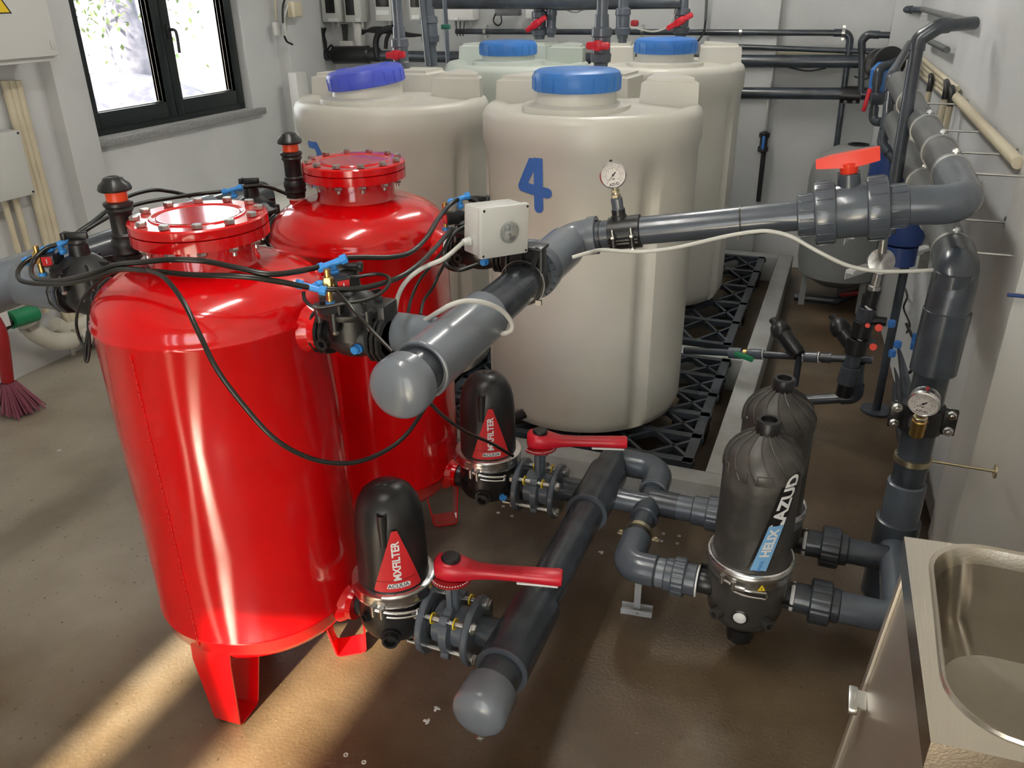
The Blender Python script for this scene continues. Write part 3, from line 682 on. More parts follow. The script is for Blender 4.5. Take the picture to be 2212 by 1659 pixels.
coupling('union_coupling', 'grey union coupling on the tee branch to the far ribbed filter', (xe + .08, y2, zt), (0, y2, zt),
         [(-.01, .045, .036, 'sleeve', 'pvc'), (.04, .085, .041, 'sleeve', 'pvc'), (.08, .115, .049, 'union_nut', 'pvc'), (.11, .15, .040, 'sleeve', 'pvcd'), (.145, .28, .030, 'threaded_nipple', 'black')])
# clamp on return run, and the bracket under the near elbow
yc = 1.83
b = MB().ring_((xe, yc, zr + .01), (0, 1, .03), .0375, .0315, .014, 32)
for s_ in (-1, 1):
    b.box((xe + s_ * .047, yc + .007, zr + .0), (.020, .014, .004), bev=.001).hexa((xe + s_ * .048, yc + .007, zr + .002), (0, 0, 1), .006, .005)
b.cyl((xe + .02, yc + .007, 0), (xe + .02, yc + .007, zr - .02), .003, 8)
solo('pipe_clamp', b, 'brassw', 'pale metal clamp with two ears around the descending filter feed pipe', 'clamp', (xe, yc, 0))
p0 = P(1375, 1322, Z=0)
t = thing('floor_bracket', 'small galvanised T shaped bracket standing on floor under the near elbow', 'bracket', p0)
F = frame(p0, (1, .12, 0))
build('channel_foot', MB(F).box((0, 0, .0015), (.085, .030, .003)).box((0, -.0145, .009), (.085, .002, .018)).box((0, .0145, .009), (.085, .002, .018)), 'galv', t)
build('upright_strap', MB(F).box((0, 0, .085), (.018, .003, .165)), 'galv', t)
build('screw', MB(F).lathe([(.004, 0), (.003, .002), (.001, .002)], (.004, -.0155, .009), (0, -1, 0), 10), 'chrome', t)

# ================================================================ upper manifold, hydraulic valves and controller
xu, zu = -.642, .945
t = thing('backwash_manifold', 'large grey pipe with a domed end cap running away at tank shoulder height', 'pipe', (xu, 1.5, zu - .06))
build('pipe', MB().cyl((xu, 1.12, zu), (xu, 1.98, zu), .045, 40), 'pvcd', t)
b = MB().lathe([(.001, -.011), (.016, -.010), (.032, -.0065), (.044, -.001), (.0515, .006), (.0552, .013), (.0565, .021), (.056, .048), (.052, .052)], (xu, 1.078, zu), (0, 1, 0), 48)
build('end_cap', b, 'pvcl', t, 'lighter grey domed end cap')
yt1, yt2 = 1.32, 1.90
for y, ya, yb in ((yt1, 1.175, 1.46), (yt2, 1.80, 1.99)):
    b = socket(MB(), (xu, ya, zu), (xu, yb, zu), .0545); b.cyl((xu - .155 if y == yt1 else xu - .12, y, zu), (xu, y, zu), .040, 36)
    te = build('tee', b, 'pvcl', t)
    build('tee_rim', MB().torus((xu, ya, zu), (0, 1, 0), .0515, .0045, 40, 8), 'pvcl', te)
b = MB().ring_((xu, 1.755, zu), (0, 1, 0), .061, .045, .022, 48).ring_((xu, 1.782, zu), (0, 1, 0), .059, .045, .018, 48)
fl = build('union_flange', b, 'pvc', t)
b = MB()
for k in range(20): a = 2 * PI * k / 20; b.box((xu + .056 * math.cos(a), 1.754, zu + .056 * math.sin(a)), (.006, .003, .002), Matrix.Rotation(-a, 4, 'Y'))
build('flange_notches', b, 'blk', fl)
g1 = V(-.51, 2.06, .978); vc = P(1835, 455, Y=2.10)
pd = (vc - g1).normalized()
pth = fil([(xu, 1.97, zu), (xu, 2.045, zu + .004), g1 - pd * .07], .05, 10)
build('elbow', MB().tube(pth, .047, 32), 'pvcl', t)
build('elbow_rim', MB().ring_(g1 - pd * .085, pd, .050, .04, .022, 40), 'pvcl', t)
# pressure pipe to the big ball valve
t = thing('pressure_pipe', 'long straight grey pipe from the manifold elbow to the big ball valve', 'pipe', g1 - V(0, 0, .04))
build('pipe', MB().cyl(g1 - pd * .09, vc - pd * .10, .036, 40), 'pvc', t)
for q in (-.055, .30): build('cable_tie', MB().ring_(g1 + pd * q, pd, .0375, .0355, .004, 32).box(g1 + pd * (q + .002) + V(0, -.012, -.038), (.004, .005, .016)), 'blackr', t, 'black cable tie')
G = frame(g1, pd)
t = thing('saddle_clamp', 'black bolted saddle clamp on the long grey pipe, carrying a pressure gauge', 'clamp', g1 - V(0, 0, .04))
b = MB(G).lathe([(.038, -.042), (.0425, -.040), (.0425, .040), (.038, .042)], (.012, 0, 0), (1, 0, 0), 40).box((.012, -.046, -.008), (.078, .014, .006), bev=.001).box((.012, -.046, -.016), (.078, .014, .006), bev=.001).box((.012, .046, -.012), (.078, .014, .014))
b.lathe([(.022, .030), (.020, .046), (.0175, .048), (.0175, .062)], (.0, 0, 0), (0, 0, 1), 28); build('shell', b, 'black', t)
for u in (-.012, .036):
    build('bolt', MB(G).cyl((u, -.050, -.034), (u, -.050, .022), .0035, 10).hexa((u, -.050, -.003), (0, 0, 1), .0075, .008).hexa((u, -.050, -.036), (0, 0, 1), .0075, .006), 'steel', t)
    build('bolt_boss', MB(G).cyl((u, -.050, -.027), (u, -.050, -.003), .008, 14), 'black', t)
def gauge(o, face, up, label, rad=.032, tic='stw', plug='blk', stemr=.013, brass='brassw'):
    """pressure gauge standing on o; face = direction the dial looks"""
    up = V(up).normalized(); face = V(face).normalized(); face = (face - up * face.dot(up)).normalized(); o = V(o)
    t = thing('pressure_gauge', label, 'gauge', o, 0, 'round steel pressure gauges'); c = o + up * (.028 + rad)
    build('stem', MB().hexa(o + up * .0, up, stemr, .010).cyl(o + up * .008, o + up * .016, stemr * .7, 16).hexa(o + up * .014, up, stemr * .85, .009).cyl(o + up * .02, o + up * .034, stemr * .55, 14), brass, t)
    build('case', MB().lathe([(rad * .9, -.012), (rad * .97, -.010), (rad, .008), (rad * 1.05, .010), (rad * 1.05, .018), (rad * .97, .021), (rad * .93, .019), (rad * .93, .014)], c, face, 48), 'chrome', t)
    build('dial', MB().lathe([(rad * .93, .0145), (.0001, .0150)], c, face, 40), 'gface', t)
    x, y, z = basis(face, up); yy = x; xx = yy.cross(face); dz = face * .0156; b = MB()
    for k in range(25):
        a = R(225 - 270 * k / 24); L_ = .12 if k % 4 == 0 else .07; p, q = .80 * rad, (.80 - L_) * rad
        u = xx * math.cos(a) + yy * math.sin(a); n_ = face.cross(u) * (.0006 if k % 4 == 0 else .0004); c0 = c + dz
        b.quad(c0 + u * p + n_, c0 + u * q + n_, c0 + u * q - n_, c0 + u * p - n_)
    dl = [ch for ch in t.children if ch.name.startswith('dial')][0]
    for ang in range(0, 270, 6):
        a, a2 = R(225 - ang), R(225 - ang - 6); q, w_ = .58 * rad, .0003
        f = lambda an, rr: c + dz + (xx * math.cos(an) + yy * math.sin(an)) * rr
        b.quad(f(a, q + w_), f(a, q - w_), f(a2, q - w_), f(a2, q + w_))
    build('dial_scale', b, 'blk', dl)
    for k in range(7):
        a = R(225 - 270 * k / 6); vv, ff = text_mesh(str(k), rad * .15); flat(bb := MB(), vv, ff, c + dz + (xx * math.cos(a) + yy * math.sin(a)) * rad * .46, xx, yy); build('dial_number', bb, 'blk', dl)
    for tx, sz, oy in (('bar', .14, -.30), ('AZUD', .24, -.72)):
        vv, ff = text_mesh(tx, rad * sz * 1.2, .0002); flat(bb := MB(), vv, ff, c + dz + yy * oy * rad, xx, yy); build('dial_lettering', bb, 'blk', dl)
    u = xx * math.cos(R(222)) + yy * math.sin(R(222)); n_ = face.cross(u).normalized(); c1 = c + face * .017
    build('needle', MB().add([c1 - u * rad * .30 + n_ * .0016, c1 + u * rad * .72, c1 - u * rad * .30 - n_ * .0016], [(0, 1, 2)]).lathe([(.003, 0), (.0025, .0012), (.0001, .0014)], c1 - face * .0006, face, 14), 'blk', t)
    build('filler_plug', MB().cyl(c + up * rad * .95, c + up * rad * 1.12, .004, 12), plug, t)
    return t
gz = g1 + (G.to_3x3() @ V(0, 0, 1)) * .060
b = MB().lathe([(.017, 0), (.0165, .004)], gz, (0, 0, 1), 24); up = (G.to_3x3() @ V(-.03, 0, 1)).normalized()
solo('gauge_adapter', MB().lathe([(.0165, .0), (.0165, .004), (.0145, .005), (.0150, .030), (.0125, .032)], gz, up, 24, fn=lambda r, z, a: r + .0004 * math.cos(12 * a)), 'pvc', 'small grey threaded adapter between saddle clamp and pressure gauge', 'pipe fitting', gz)
gauge(gz + up * .032, (.30, -1, .12), up, 'steel pressure gauge standing on the black saddle clamp of the long pipe')
# big union ball valve
G = frame(vc, pd); rv = .074
t = thing('ball_valve', 'big grey union ball valve with an orange red T handle, near the right wall', 'valve', vc - V(0, 0, .08))
def ribbed(n, dep): return lambda rr, z, a, : rr - (dep if math.cos(n * a) > .86 else 0)
def nut(u0, u1, r, nm='union_nut', mm='pvc'):
    b = MB(G).lathe([(r * .86, 0), (r * .98, .003), (r, .008), (r, u1 - u0 - .008), (r * .98, u1 - u0 - .003), (r * .86, u1 - u0)], (u0, 0, 0), (1, 0, 0), 80)
    for k in range(16):
        a = 2 * PI * k / 16 + .1; b.box((((u0 + u1) / 2), (r + .0005) * math.cos(a), (r + .0005) * math.sin(a)), ((u1 - u0) * .74, .0045, .0035), Matrix.Rotation(a - PI / 2, 4, 'X'), bev=.001)
    return build(nm, b, mm, t)
nut(-.080, -.030, rv); nut(.035, .085, rv)
build('valve_body', MB(G).lathe([(.055, -.045), (.064, -.03), (.064, .04), (.055, .05)], (0, 0, 0), (1, 0, 0), 48), 'pvc', t)
for a0, a1 in ((-.118, -.075), (.082, .128)):
    b = MB(G).lathe([(.044, 0), (.050, .003), (.050, a1 - a0 - .003), (.044, a1 - a0)], (a0, 0, 0), (1, 0, 0), 48)
    for k in range(14):
        a = 2 * PI * k / 14; b.box(((a0 + a1) / 2, .0505 * math.cos(a), .0505 * math.sin(a)), ((a1 - a0) * .75, .004, .003), Matrix.Rotation(a - PI / 2, 4, 'X'), bev=.001)
    build('sleeve', b, 'pvc', t)
build('stem_housing', MB(G).lathe([(.026, .055), (.024, .088), (.018, .09)], (0, 0, 0), (0, 0, 1), 28).box((.0, .018, .075), (.05, .006, .03)), 'pvcd', t)
b = MB(G).lathe([(.018, .088), (.020, .093), (.022, .112), (.015, .116)], (0, 0, 0), (0, 0, 1), 24)
b.add([(x, y * w_, z) for x, w_, z0_, z1_ in ((-.072, .010, .108, .128), (-.04, .015, .106, .134), (0, .019, .104, .137), (.03, .017, .106, .139), (.066, .012, .112, .142)) for y, z in ((-1, z0_), (1, z0_), (.7, z1_), (-.7, z1_))],
      [(i * 4 + k, i * 4 + (k + 1) % 4, i * 4 + 4 + (k + 1) % 4, i * 4 + 4 + k) for i in range(4) for k in range(4)] + [(0, 1, 2, 3), (19, 18, 17, 16)])
build('handle', b, 'red3', t, 'orange red T handle')

# ---- hydraulic diaphragm valves on the tank ports (axis along the room's width)
def hydro_valve(x, y, z, label, s=1, detail=True):
    t = thing('hydraulic_valve', label, 'valve', (x, y, z - .05), 0, 'black hydraulic diaphragm valves'); F = TR(x, y, z) @ Matrix.Scale(1, 4)
    if s < 0: F = F @ Matrix.Rotation(PI, 4, 'Z')
    for q in (-1, 1):
        for k in range(3): build('end_clamp', MB(F).lathe([(.036, 0), (.047, .001), (.049, .003), (.049, .007), (.047, .009), (.036, .010)], (q * (.047 + k * .0115), 0, 0), (q, 0, 0), 10), 'black', t)
    build('seal_ring', MB(F).cyl((-.086, 0, 0), (-.081, 0, 0), .043, 32), 'stw' if detail else 'pvc', t)
    build('barrel', MB(F).lathe([(.036, -.08), (.037, -.04), (.044, -.02), (.046, 0), (.044, .02), (.037, .04), (.036, .08)], (0, 0, 0), (1, 0, 0), 36).cyl((0, 0, .0), (0, 0, .062), .050, 36), 'black', t)
    b = MB(F).lathe([(.060, .046), (.066, .048), (.068, .053), (.068, .060), (.064, .063), (.050, .074), (.030, .090), (.022, .094), (.020, .118), (.016, .120)], n=40)
    for k in range(8):
        a = 2 * PI * k / 8 + .2; c, s_ = math.cos(a), math.sin(a); b.box((.042 * c, .042 * s_, .070), (.044, .004, .020), Matrix.Rotation(a, 4, 'Z'))
    build('bonnet', b, 'black', t)
    build('wing_knob', MB(F).lathe([(.018, .116), (.020, .122), (.016, .128), (.001, .129)], n=20).box((0, 0, .136), (.052, .009, .016), Matrix.Rotation(.4, 4, 'Z'), bev=.003).box((.022, .009, .136), (.010, .024, .016), Matrix.Rotation(.4, 4, 'Z'), bev=.002), 'black', t)
    for k in range(6):
        a = 2 * PI * k / 6 + R(30); c = (.062 * math.cos(a), .062 * math.sin(a))
        o = build('bonnet_post', MB(F).cyl((*c, .030), (*c, .066), .0095, 14), 'black', t)
        build('post_bolt', MB(F).hexa((*c, .022), (0, 0, 1), .006, .008), 'chrome', o)
    o = build('side_lug', MB(F).ring_((-.035, -.052, -.004), (0, -1, 0), .012, .0065, .012, 18), 'black', t)
    if detail:
        build('blue_plug', MB(F).hexa((.030, -.038, -.012), (-.1, -1, 0), .0095, .014).cyl((.030, -.030, -.012), (.030, -.042, -.012), .0105, 14), 'blue', t)
        build('pilot_box', MB(F).box((.060, .012, .050), (.040, .055, .040), bev=.004), 'black', t)
    return t
HV1 = (-.845, 1.285, zu); HV2 = (-.835, 1.885, zu); HV3 = (-1.53, 1.285, zu); HV4 = (-1.53, 1.885, zu)
hydro_valve(*HV1, 'black hydraulic valve between the near red tank and the grey backwash manifold')
hydro_valve(*HV2, 'black hydraulic valve between far red tank and manifold, behind the white box')
hydro_valve(*HV3, 'black hydraulic valve on the left side of the near red tank', -1, False)
hydro_valve(*HV4, 'black hydraulic valve on the left side of the far red tank', -1, False)
# left header
xh = -1.78
t = thing('inlet_header', 'large grey pipe running behind both red tanks on the left side', 'pipe', (xh, 1.5, zu - .06))
build('pipe', MB().cyl((xh, 1.06, zu), (xh, 2.25, zu), .047, 40), 'pvcd', t)
for y in (1.285, 1.885):
    te = build('tee', socket(MB(), (xh, y - .11, zu), (xh, y + .11, zu), .057).cyl((xh, y, zu), (xh + .19, y, zu), .046, 32), 'pvcl', t)
    build('tee_rim', MB().torus((xh + .187, y, zu), (1, 0, 0), .044, .005, 36, 8), 'pvc', te)

# ---- solenoid pilots with blue push fittings and brass bodies
def solenoid(o, face, label, s=1):
    o = V(o); t = thing('solenoid_valve', label, 'solenoid', o - V(0, 0, .02), 0, 'small black solenoid pilots with brass bodies'); F = frame(o, face) 
    build('coil', MB(F).box((0, 0, 0), (.034, .030, .028), bev=.003).box((-.024, 0, .002), (.020, .026, .022), bev=.003), 'black', t)
    c = [q for q in t.children][0]
    build('coil_sticker', MB(F).box((.0175, 0, 0), (.0008, .022, .020)), 'stick', c); vv, ff = text_mesh('!', .013, .0005); flat(bb := MB(F), vv, ff, (.0182, 0, 0), (0, 1, 0), (0, 0, 1)); build('warning_mark', bb, 'stw', c)
    build('brass_body', MB(F).hexa((.004, -.024, -.006), (0, 0, 1), .011, .024).cyl((.004, -.024, -.03), (.004, -.024, .032), .006, 14).cyl((.004, -.016, 0), (.004, -.034, 0), .009, 14), 'brass', t)
    build('elbow_nozzle', MB(F).cyl((.004, -.024, -.036), (.004, -.024, -.028), .0085, 14), 'blue', t)
    return t
def push_tee(o, axis, stem, label):
    o, a, s_ = V(o), V(axis).normalized(), V(stem).normalized(); b = MB()
    for q in (-1, 1): b.cyl(o, o + a * q * .018, .0062, 14).hexa(o + a * q * .016, a * q, .0092, .012, 8)
    b.cyl(o, o + s_ * .016, .0062, 14).hexa(o + s_ * .013, s_, .0088, .010, 8)
    return solo('tube_fitting', b, 'blue', label, 'tube fitting', o, 'blue plastic tee fittings on the black tubes')
sA = P(735, 612, d=1.50); sB = P(110, 560, d=1.80); sC = P(975, 470, d=1.98)
solenoid(sA, (.75, -.55, 0), 'black solenoid with a brass body in front of the near right hydraulic valve')
solenoid(sB, (.35, -.9, 0), 'black solenoid with a red label left of the near red tank')
solenoid(sC, (-.6, -.8, 0), 'black solenoid beside the far red tank, left of white box')
tA1, tA2 = P(718, 569, d=1.50), P(672, 621, d=1.47); tB1, tB2 = P(128, 527, d=1.80), P(76, 553, d=1.80); tC1 = P(992, 430, d=1.98); tD = P(502, 410, d=2.25)
u = lambda a, b: (V(b) - V(a))
push_tee(tA1, u(P(700, 575, d=1.5), P(735, 562, d=1.5)), (0, .2, -1), 'blue tee fitting in the upper of two tubes, above the near right solenoid')
push_tee(tA2, u(P(652, 616, d=1.47), P(690, 626, d=1.47)), (.3, .9, 0), 'blue tee fitting in front of the near right solenoid')
push_tee(tB1, u(P(120, 532, d=1.8), P(150, 518, d=1.8)), (0, .2, -1), 'blue tee fitting above the solenoid left of the near red tank')
push_tee(tB2, u(P(66, 560, d=1.8), P(86, 548, d=1.8)), (.5, .8, 0), 'blue tee fitting at the far left, touching the coiled tubes')
push_tee(tC1, u(P(980, 436, d=1.98), P(1003, 427, d=1.98)), (0, .2, -1), 'blue tee fitting at the top beside the white box')
push_tee(tD, u(P(490, 413, d=2.25), P(516, 406, d=2.25)), (0, .2, -1), 'blue tee fitting behind the flange of the near red tank')
for q, (px, py, d) in enumerate(((450, 420, 2.2), (545, 418, 2.2))):
    pass
def hose(name, label, pts, r=.0042, m_='tube', cat='hose', group=None, n=8):
    path = cr([P(p[0], p[1], d=p[2]) if not isinstance(p, Vector) else p for p in pts], n)
    return solo(name, MB().tube(path, r, 10), m_, label, cat, path[0], group)
hs = 'thin black control tubes'
hose('control_tube', 'black tube arching highest behind the near tank flange from the left blue tee', [tB1, (150, 514, 1.82), (200, 480, 1.9), (265, 430, 2.05), (325, 411, 2.15), (370, 414, 2.2), (410, 424, 2.28)], .0052, group=hs)
hose('control_tube', 'black tube from left blue tee to the blue tee behind the near tank flange', [tB1, (152, 519, 1.82), (210, 482, 1.9), (290, 443, 2.05), (400, 423, 2.2), (485, 413, 2.25), tD, (540, 402, 2.27), (580, 404, 2.3), (630, 424, 2.4), (660, 440, 2.5)], .0052, group=hs)
hose('control_tube', 'outer loop of black tube at far left reaching to the near solenoid', [tB2, (50, 570, 1.78), (38, 590, 1.75), (48, 607, 1.72), (90, 613, 1.68), (150, 611, 1.62), (210, 597, 1.56), (262, 582, 1.52), (330, 586, 1.46), (420, 594, 1.43), (520, 597, 1.42), (600, 608, 1.44), tA2, (730, 625, 1.48), (790, 621, 1.5), (860, 600, 1.54), (905, 570, 1.62), (945, 530, 1.75), (975, 495, 1.92)], .0052, group=hs)
hose('control_tube', 'inner loop of black tube from left tees across the near tank top', [tB1, (100, 537, 1.79), (75, 560, 1.77), (67, 585, 1.74), (80, 603, 1.70), (130, 606, 1.64), (200, 590, 1.56), (255, 572, 1.53), (310, 566, 1.47), (370, 561, 1.44), (440, 564, 1.44), (510, 578, 1.43), (580, 592, 1.43), (640, 587, 1.46), (695, 575, 1.5), tA1, (740, 558, 1.52), (790, 556, 1.56), (840, 556, 1.6), (885, 546, 1.66), (920, 515, 1.74), (945, 475, 1.85), (970, 444, 1.95), tC1, (1010, 428, 1.99), (1035, 440, 2.02)], .0052, group=hs)
hose('control_tube', 'long black tube sagging across the front of both red tanks', [(320, 583, 1.46), (355, 600, 1.42), (395, 650, 1.38), (430, 720, 1.36), (470, 800, 1.36), (530, 880, 1.38), (590, 945, 1.40), (650, 982, 1.43), (710, 999, 1.46), (770, 998, 1.50), (830, 975, 1.56), (880, 936, 1.62), (925, 870, 1.70), (965, 815, 1.82)], .0045, group=hs)
hose('control_tube', 'short black tube running down to the clamp of the far dome filter', [(905, 845, 1.62), (930, 872, 1.68), (965, 905, 1.85), (1010, 935, 2.0), (1060, 957, 2.12), (1108, 985, 2.2)], .0045, group=hs)
hose('control_tube', 'thin black tube hanging in loop left of the near red tank', [(268, 580, 1.53), (230, 595, 1.56), (195, 625, 1.6), (172, 660, 1.66), (165, 700, 1.72), (175, 738, 1.75), (190, 750, 1.75), (203, 742, 1.75), (205, 715, 1.75), (196, 695, 1.74)], .0032, group=hs)
hose('control_tube', 'thin black tube hanging straight down left of the near red tank', [(192, 660, 1.74), (191, 700, 1.74), (193, 745, 1.74), (190, 775, 1.74), (186, 780, 1.74), (184, 760, 1.74), (190, 715, 1.74)], .0036, group=hs)
hose('control_tube', 'thin black tube looping from the blue fitting under the near right solenoid', [(655, 630, 1.47), (660, 650, 1.47), (685, 664, 1.47), (740, 656, 1.47), (800, 645, 1.48), (835, 622, 1.5), (840, 600, 1.52), (815, 592, 1.54), (775, 597, 1.54), (750, 600, 1.54), (735, 615, 1.54)], .0034, group=hs)
hose('control_tube', 'thin black tube crossing diagonally over the near right hydraulic valve', [(725, 625, 1.48), (760, 665, 1.45), (800, 710, 1.44), (848, 760, 1.42)], .0034, group=hs)
hose('control_tube', 'thin black tube running down beside the far tank, leftmost of pair', [(985, 500, 1.95), (950, 550, 1.9), (910, 600, 1.85), (890, 640, 1.82), (880, 680, 1.78)], .0038, group=hs)
hose('control_tube', 'thin black tube running down beside the far tank, rightmost of pair', [(1000, 515, 1.95), (955, 580, 1.88), (935, 620, 1.85), (915, 650, 1.82), (908, 680, 1.78)], .0038, group=hs)
hose('control_tube', 'black tube loop under the white box by the far hydraulic valve', [(1030, 480, 1.98), (985, 500, 1.93), (962, 535, 1.88), (962, 570, 1.86), (990, 583, 1.84), (1035, 570, 1.84)], .0050, group=hs)
# ---- white controller box on the manifold
th = R(33); n_ = V(math.cos(th), -math.sin(th), 0); uu = V(math.sin(th), math.cos(th), 0)
up = V(0, 0, 1); ro = Matrix.Rotation(R(-3), 3, n_); uu = ro @ uu; up = ro @ up
bc = P(1040, 451, d=1.70) + uu * .0625 - up * .054
Fb = Matrix.Identity(4)
for i in range(3): Fb[i][0], Fb[i][1], Fb[i][2], Fb[i][3] = n_[i], uu[i], up[i], bc[i]
t = thing('controller_box', 'off-white plastic control box with a round window, mounted over the manifold', 'box', bc - V(0, 0, .06))
build('case', MB(Fb).box((-.045, 0, 0), (.055, .118, .104), bev=.004), 'greybox', t)
build('cover', MB(Fb).box((-.008, 0, 0), (.017, .125, .110), bev=.004), 'greybox', t)
cv = t.children[-1]
build('cover_screw', MB(Fb).cyl((0, -.056, .048), (.0012, -.056, .048), .0028, 10), 'blk', cv)
for a, b_ in ((1, 1), (-1, -1), (1, -1)): build('cover_screw', MB(Fb).cyl((0, a * .056, b_ * .048), (.0012, a * .056, b_ * .048), .0028, 10), 'blk', cv)
build('window_rim', MB(Fb).lathe([(.023, 0), (.023, .006), (.020, .008), (.018, .006), (.018, .001)], (0, .008, -.003), (1, 0, 0), 32), 'clear', t)
build('window_dial', MB(Fb).lathe([(.018, .0012), (.0001, .0014)], (0, .008, -.003), (1, 0, 0), 28), 'brassw', t)
build('window_parts', MB(Fb).box((.002, .004, .004), (.001, .012, .008)).box((.002, .014, -.012), (.001, .010, .006)).cyl((.0015, .016, .004), (.003, .016, .004), .0022, 10).cyl((.0015, .008, -.006), (.003, .008, -.006), .0022, 10), 'black', t)
build('window_dome', MB(Fb).lathe([(.019, .002), (.018, .010), (.013, .015), (.006, .017), (.0001, .0175)], (0, .008, -.003), (1, 0, 0), 28), 'clear', t)
gl = V(-.045, -.060, -.025)
build('cable_gland', MB(Fb).hexa(gl, (0, -1, 0), .011, .006).lathe([(.009, .006), (.009, .012), (.007, .018), (.005, .020)], gl, (0, -1, 0), 16), 'greybox', t)
# bracket between box and pipe
ys = 1.70
b = MB()
for s_ in (-1, 1): b.prism([(xu + s_ * .050 - .004, zu - .01), (xu + s_ * .050 + .004, zu - .01), (xu + s_ * .040 + .004, zu + .085), (xu + s_ * .040 - .004, zu + .085)], .03, (0, ys - .015, 0), (0, -1, 0), (1, 0, 0)) if False else b.box((xu + s_ * .042, ys, zu + .045), (.010, .034, .08), bev=.002)
b.box((xu, ys, zu + .084), (.10, .05, .008), bev=.002).ring_((xu, ys - .014, zu), (0, 1, 0), .053, .0455, .028, 40).box((xu, ys, zu + .058), (.085, .010, .05))
b.box((xu - .01, ys - .016, zu + .06), (.02, .006, .05)).box((xu + .03, ys - .02, zu + .05), (.012, .008, .08), Matrix.Rotation(.25, 4, 'Y'))
solo('box_bracket', b, 'black', 'black plastic bracket clamping the white control box on the manifold', 'bracket', (xu, ys, zu - .05))
solo('hose_clip', MB().ring_((xu, ys - .02, zu), (0, 1, 0), .0545, .0535, .006, 40).box((xu + .04, ys - .017, zu - .042), (.014, .008, .012)), 'steel', 'thin steel band clip around the foot of the black bracket', 'clamp', (xu, ys, zu - .055))
gp = Fb @ (gl + V(0, -.018, 0))
hose('white_cable', 'white cable leaving the control box, dipping behind the near hydraulic valve', [gp, (960, 558, 1.66), (915, 578, 1.66), (880, 605, 1.66), (860, 640, 1.65), (851, 690, 1.64)], .0048, 'cable', 'cable')
hose('white_cable', 'white cable looped over the manifold near the steel band', [(850, 700, 1.64), (900, 700, 1.60), (945, 675, 1.55), (975, 658, 1.53), (1010, 650, 1.54), (1050, 655, 1.56), (1085, 672, 1.60), (1105, 697, 1.63), (1103, 714, 1.64), (1085, 720, 1.66), (1068, 708, 1.68)], .0048, 'cable', 'cable')
hose('white_cable', 'long white cable tied under the pressure pipe, ending at the wall pipe', [(1236, 556, 2.0), (1270, 546, 2.0), (1300, 540, 2.03), (1350, 543, 2.03), (1400, 543, 2.02), (1470, 533, 2.0), (1560, 512, 1.98), (1625, 501, 1.96), (1665, 500, 1.95), (1710, 512, 1.94), (1770, 545, 1.93), (1830, 573, 1.93), (1890, 585, 1.93), (1960, 586, 1.93), (2030, 583, 1.94)], .0048, 'cable', 'cable', n=10)

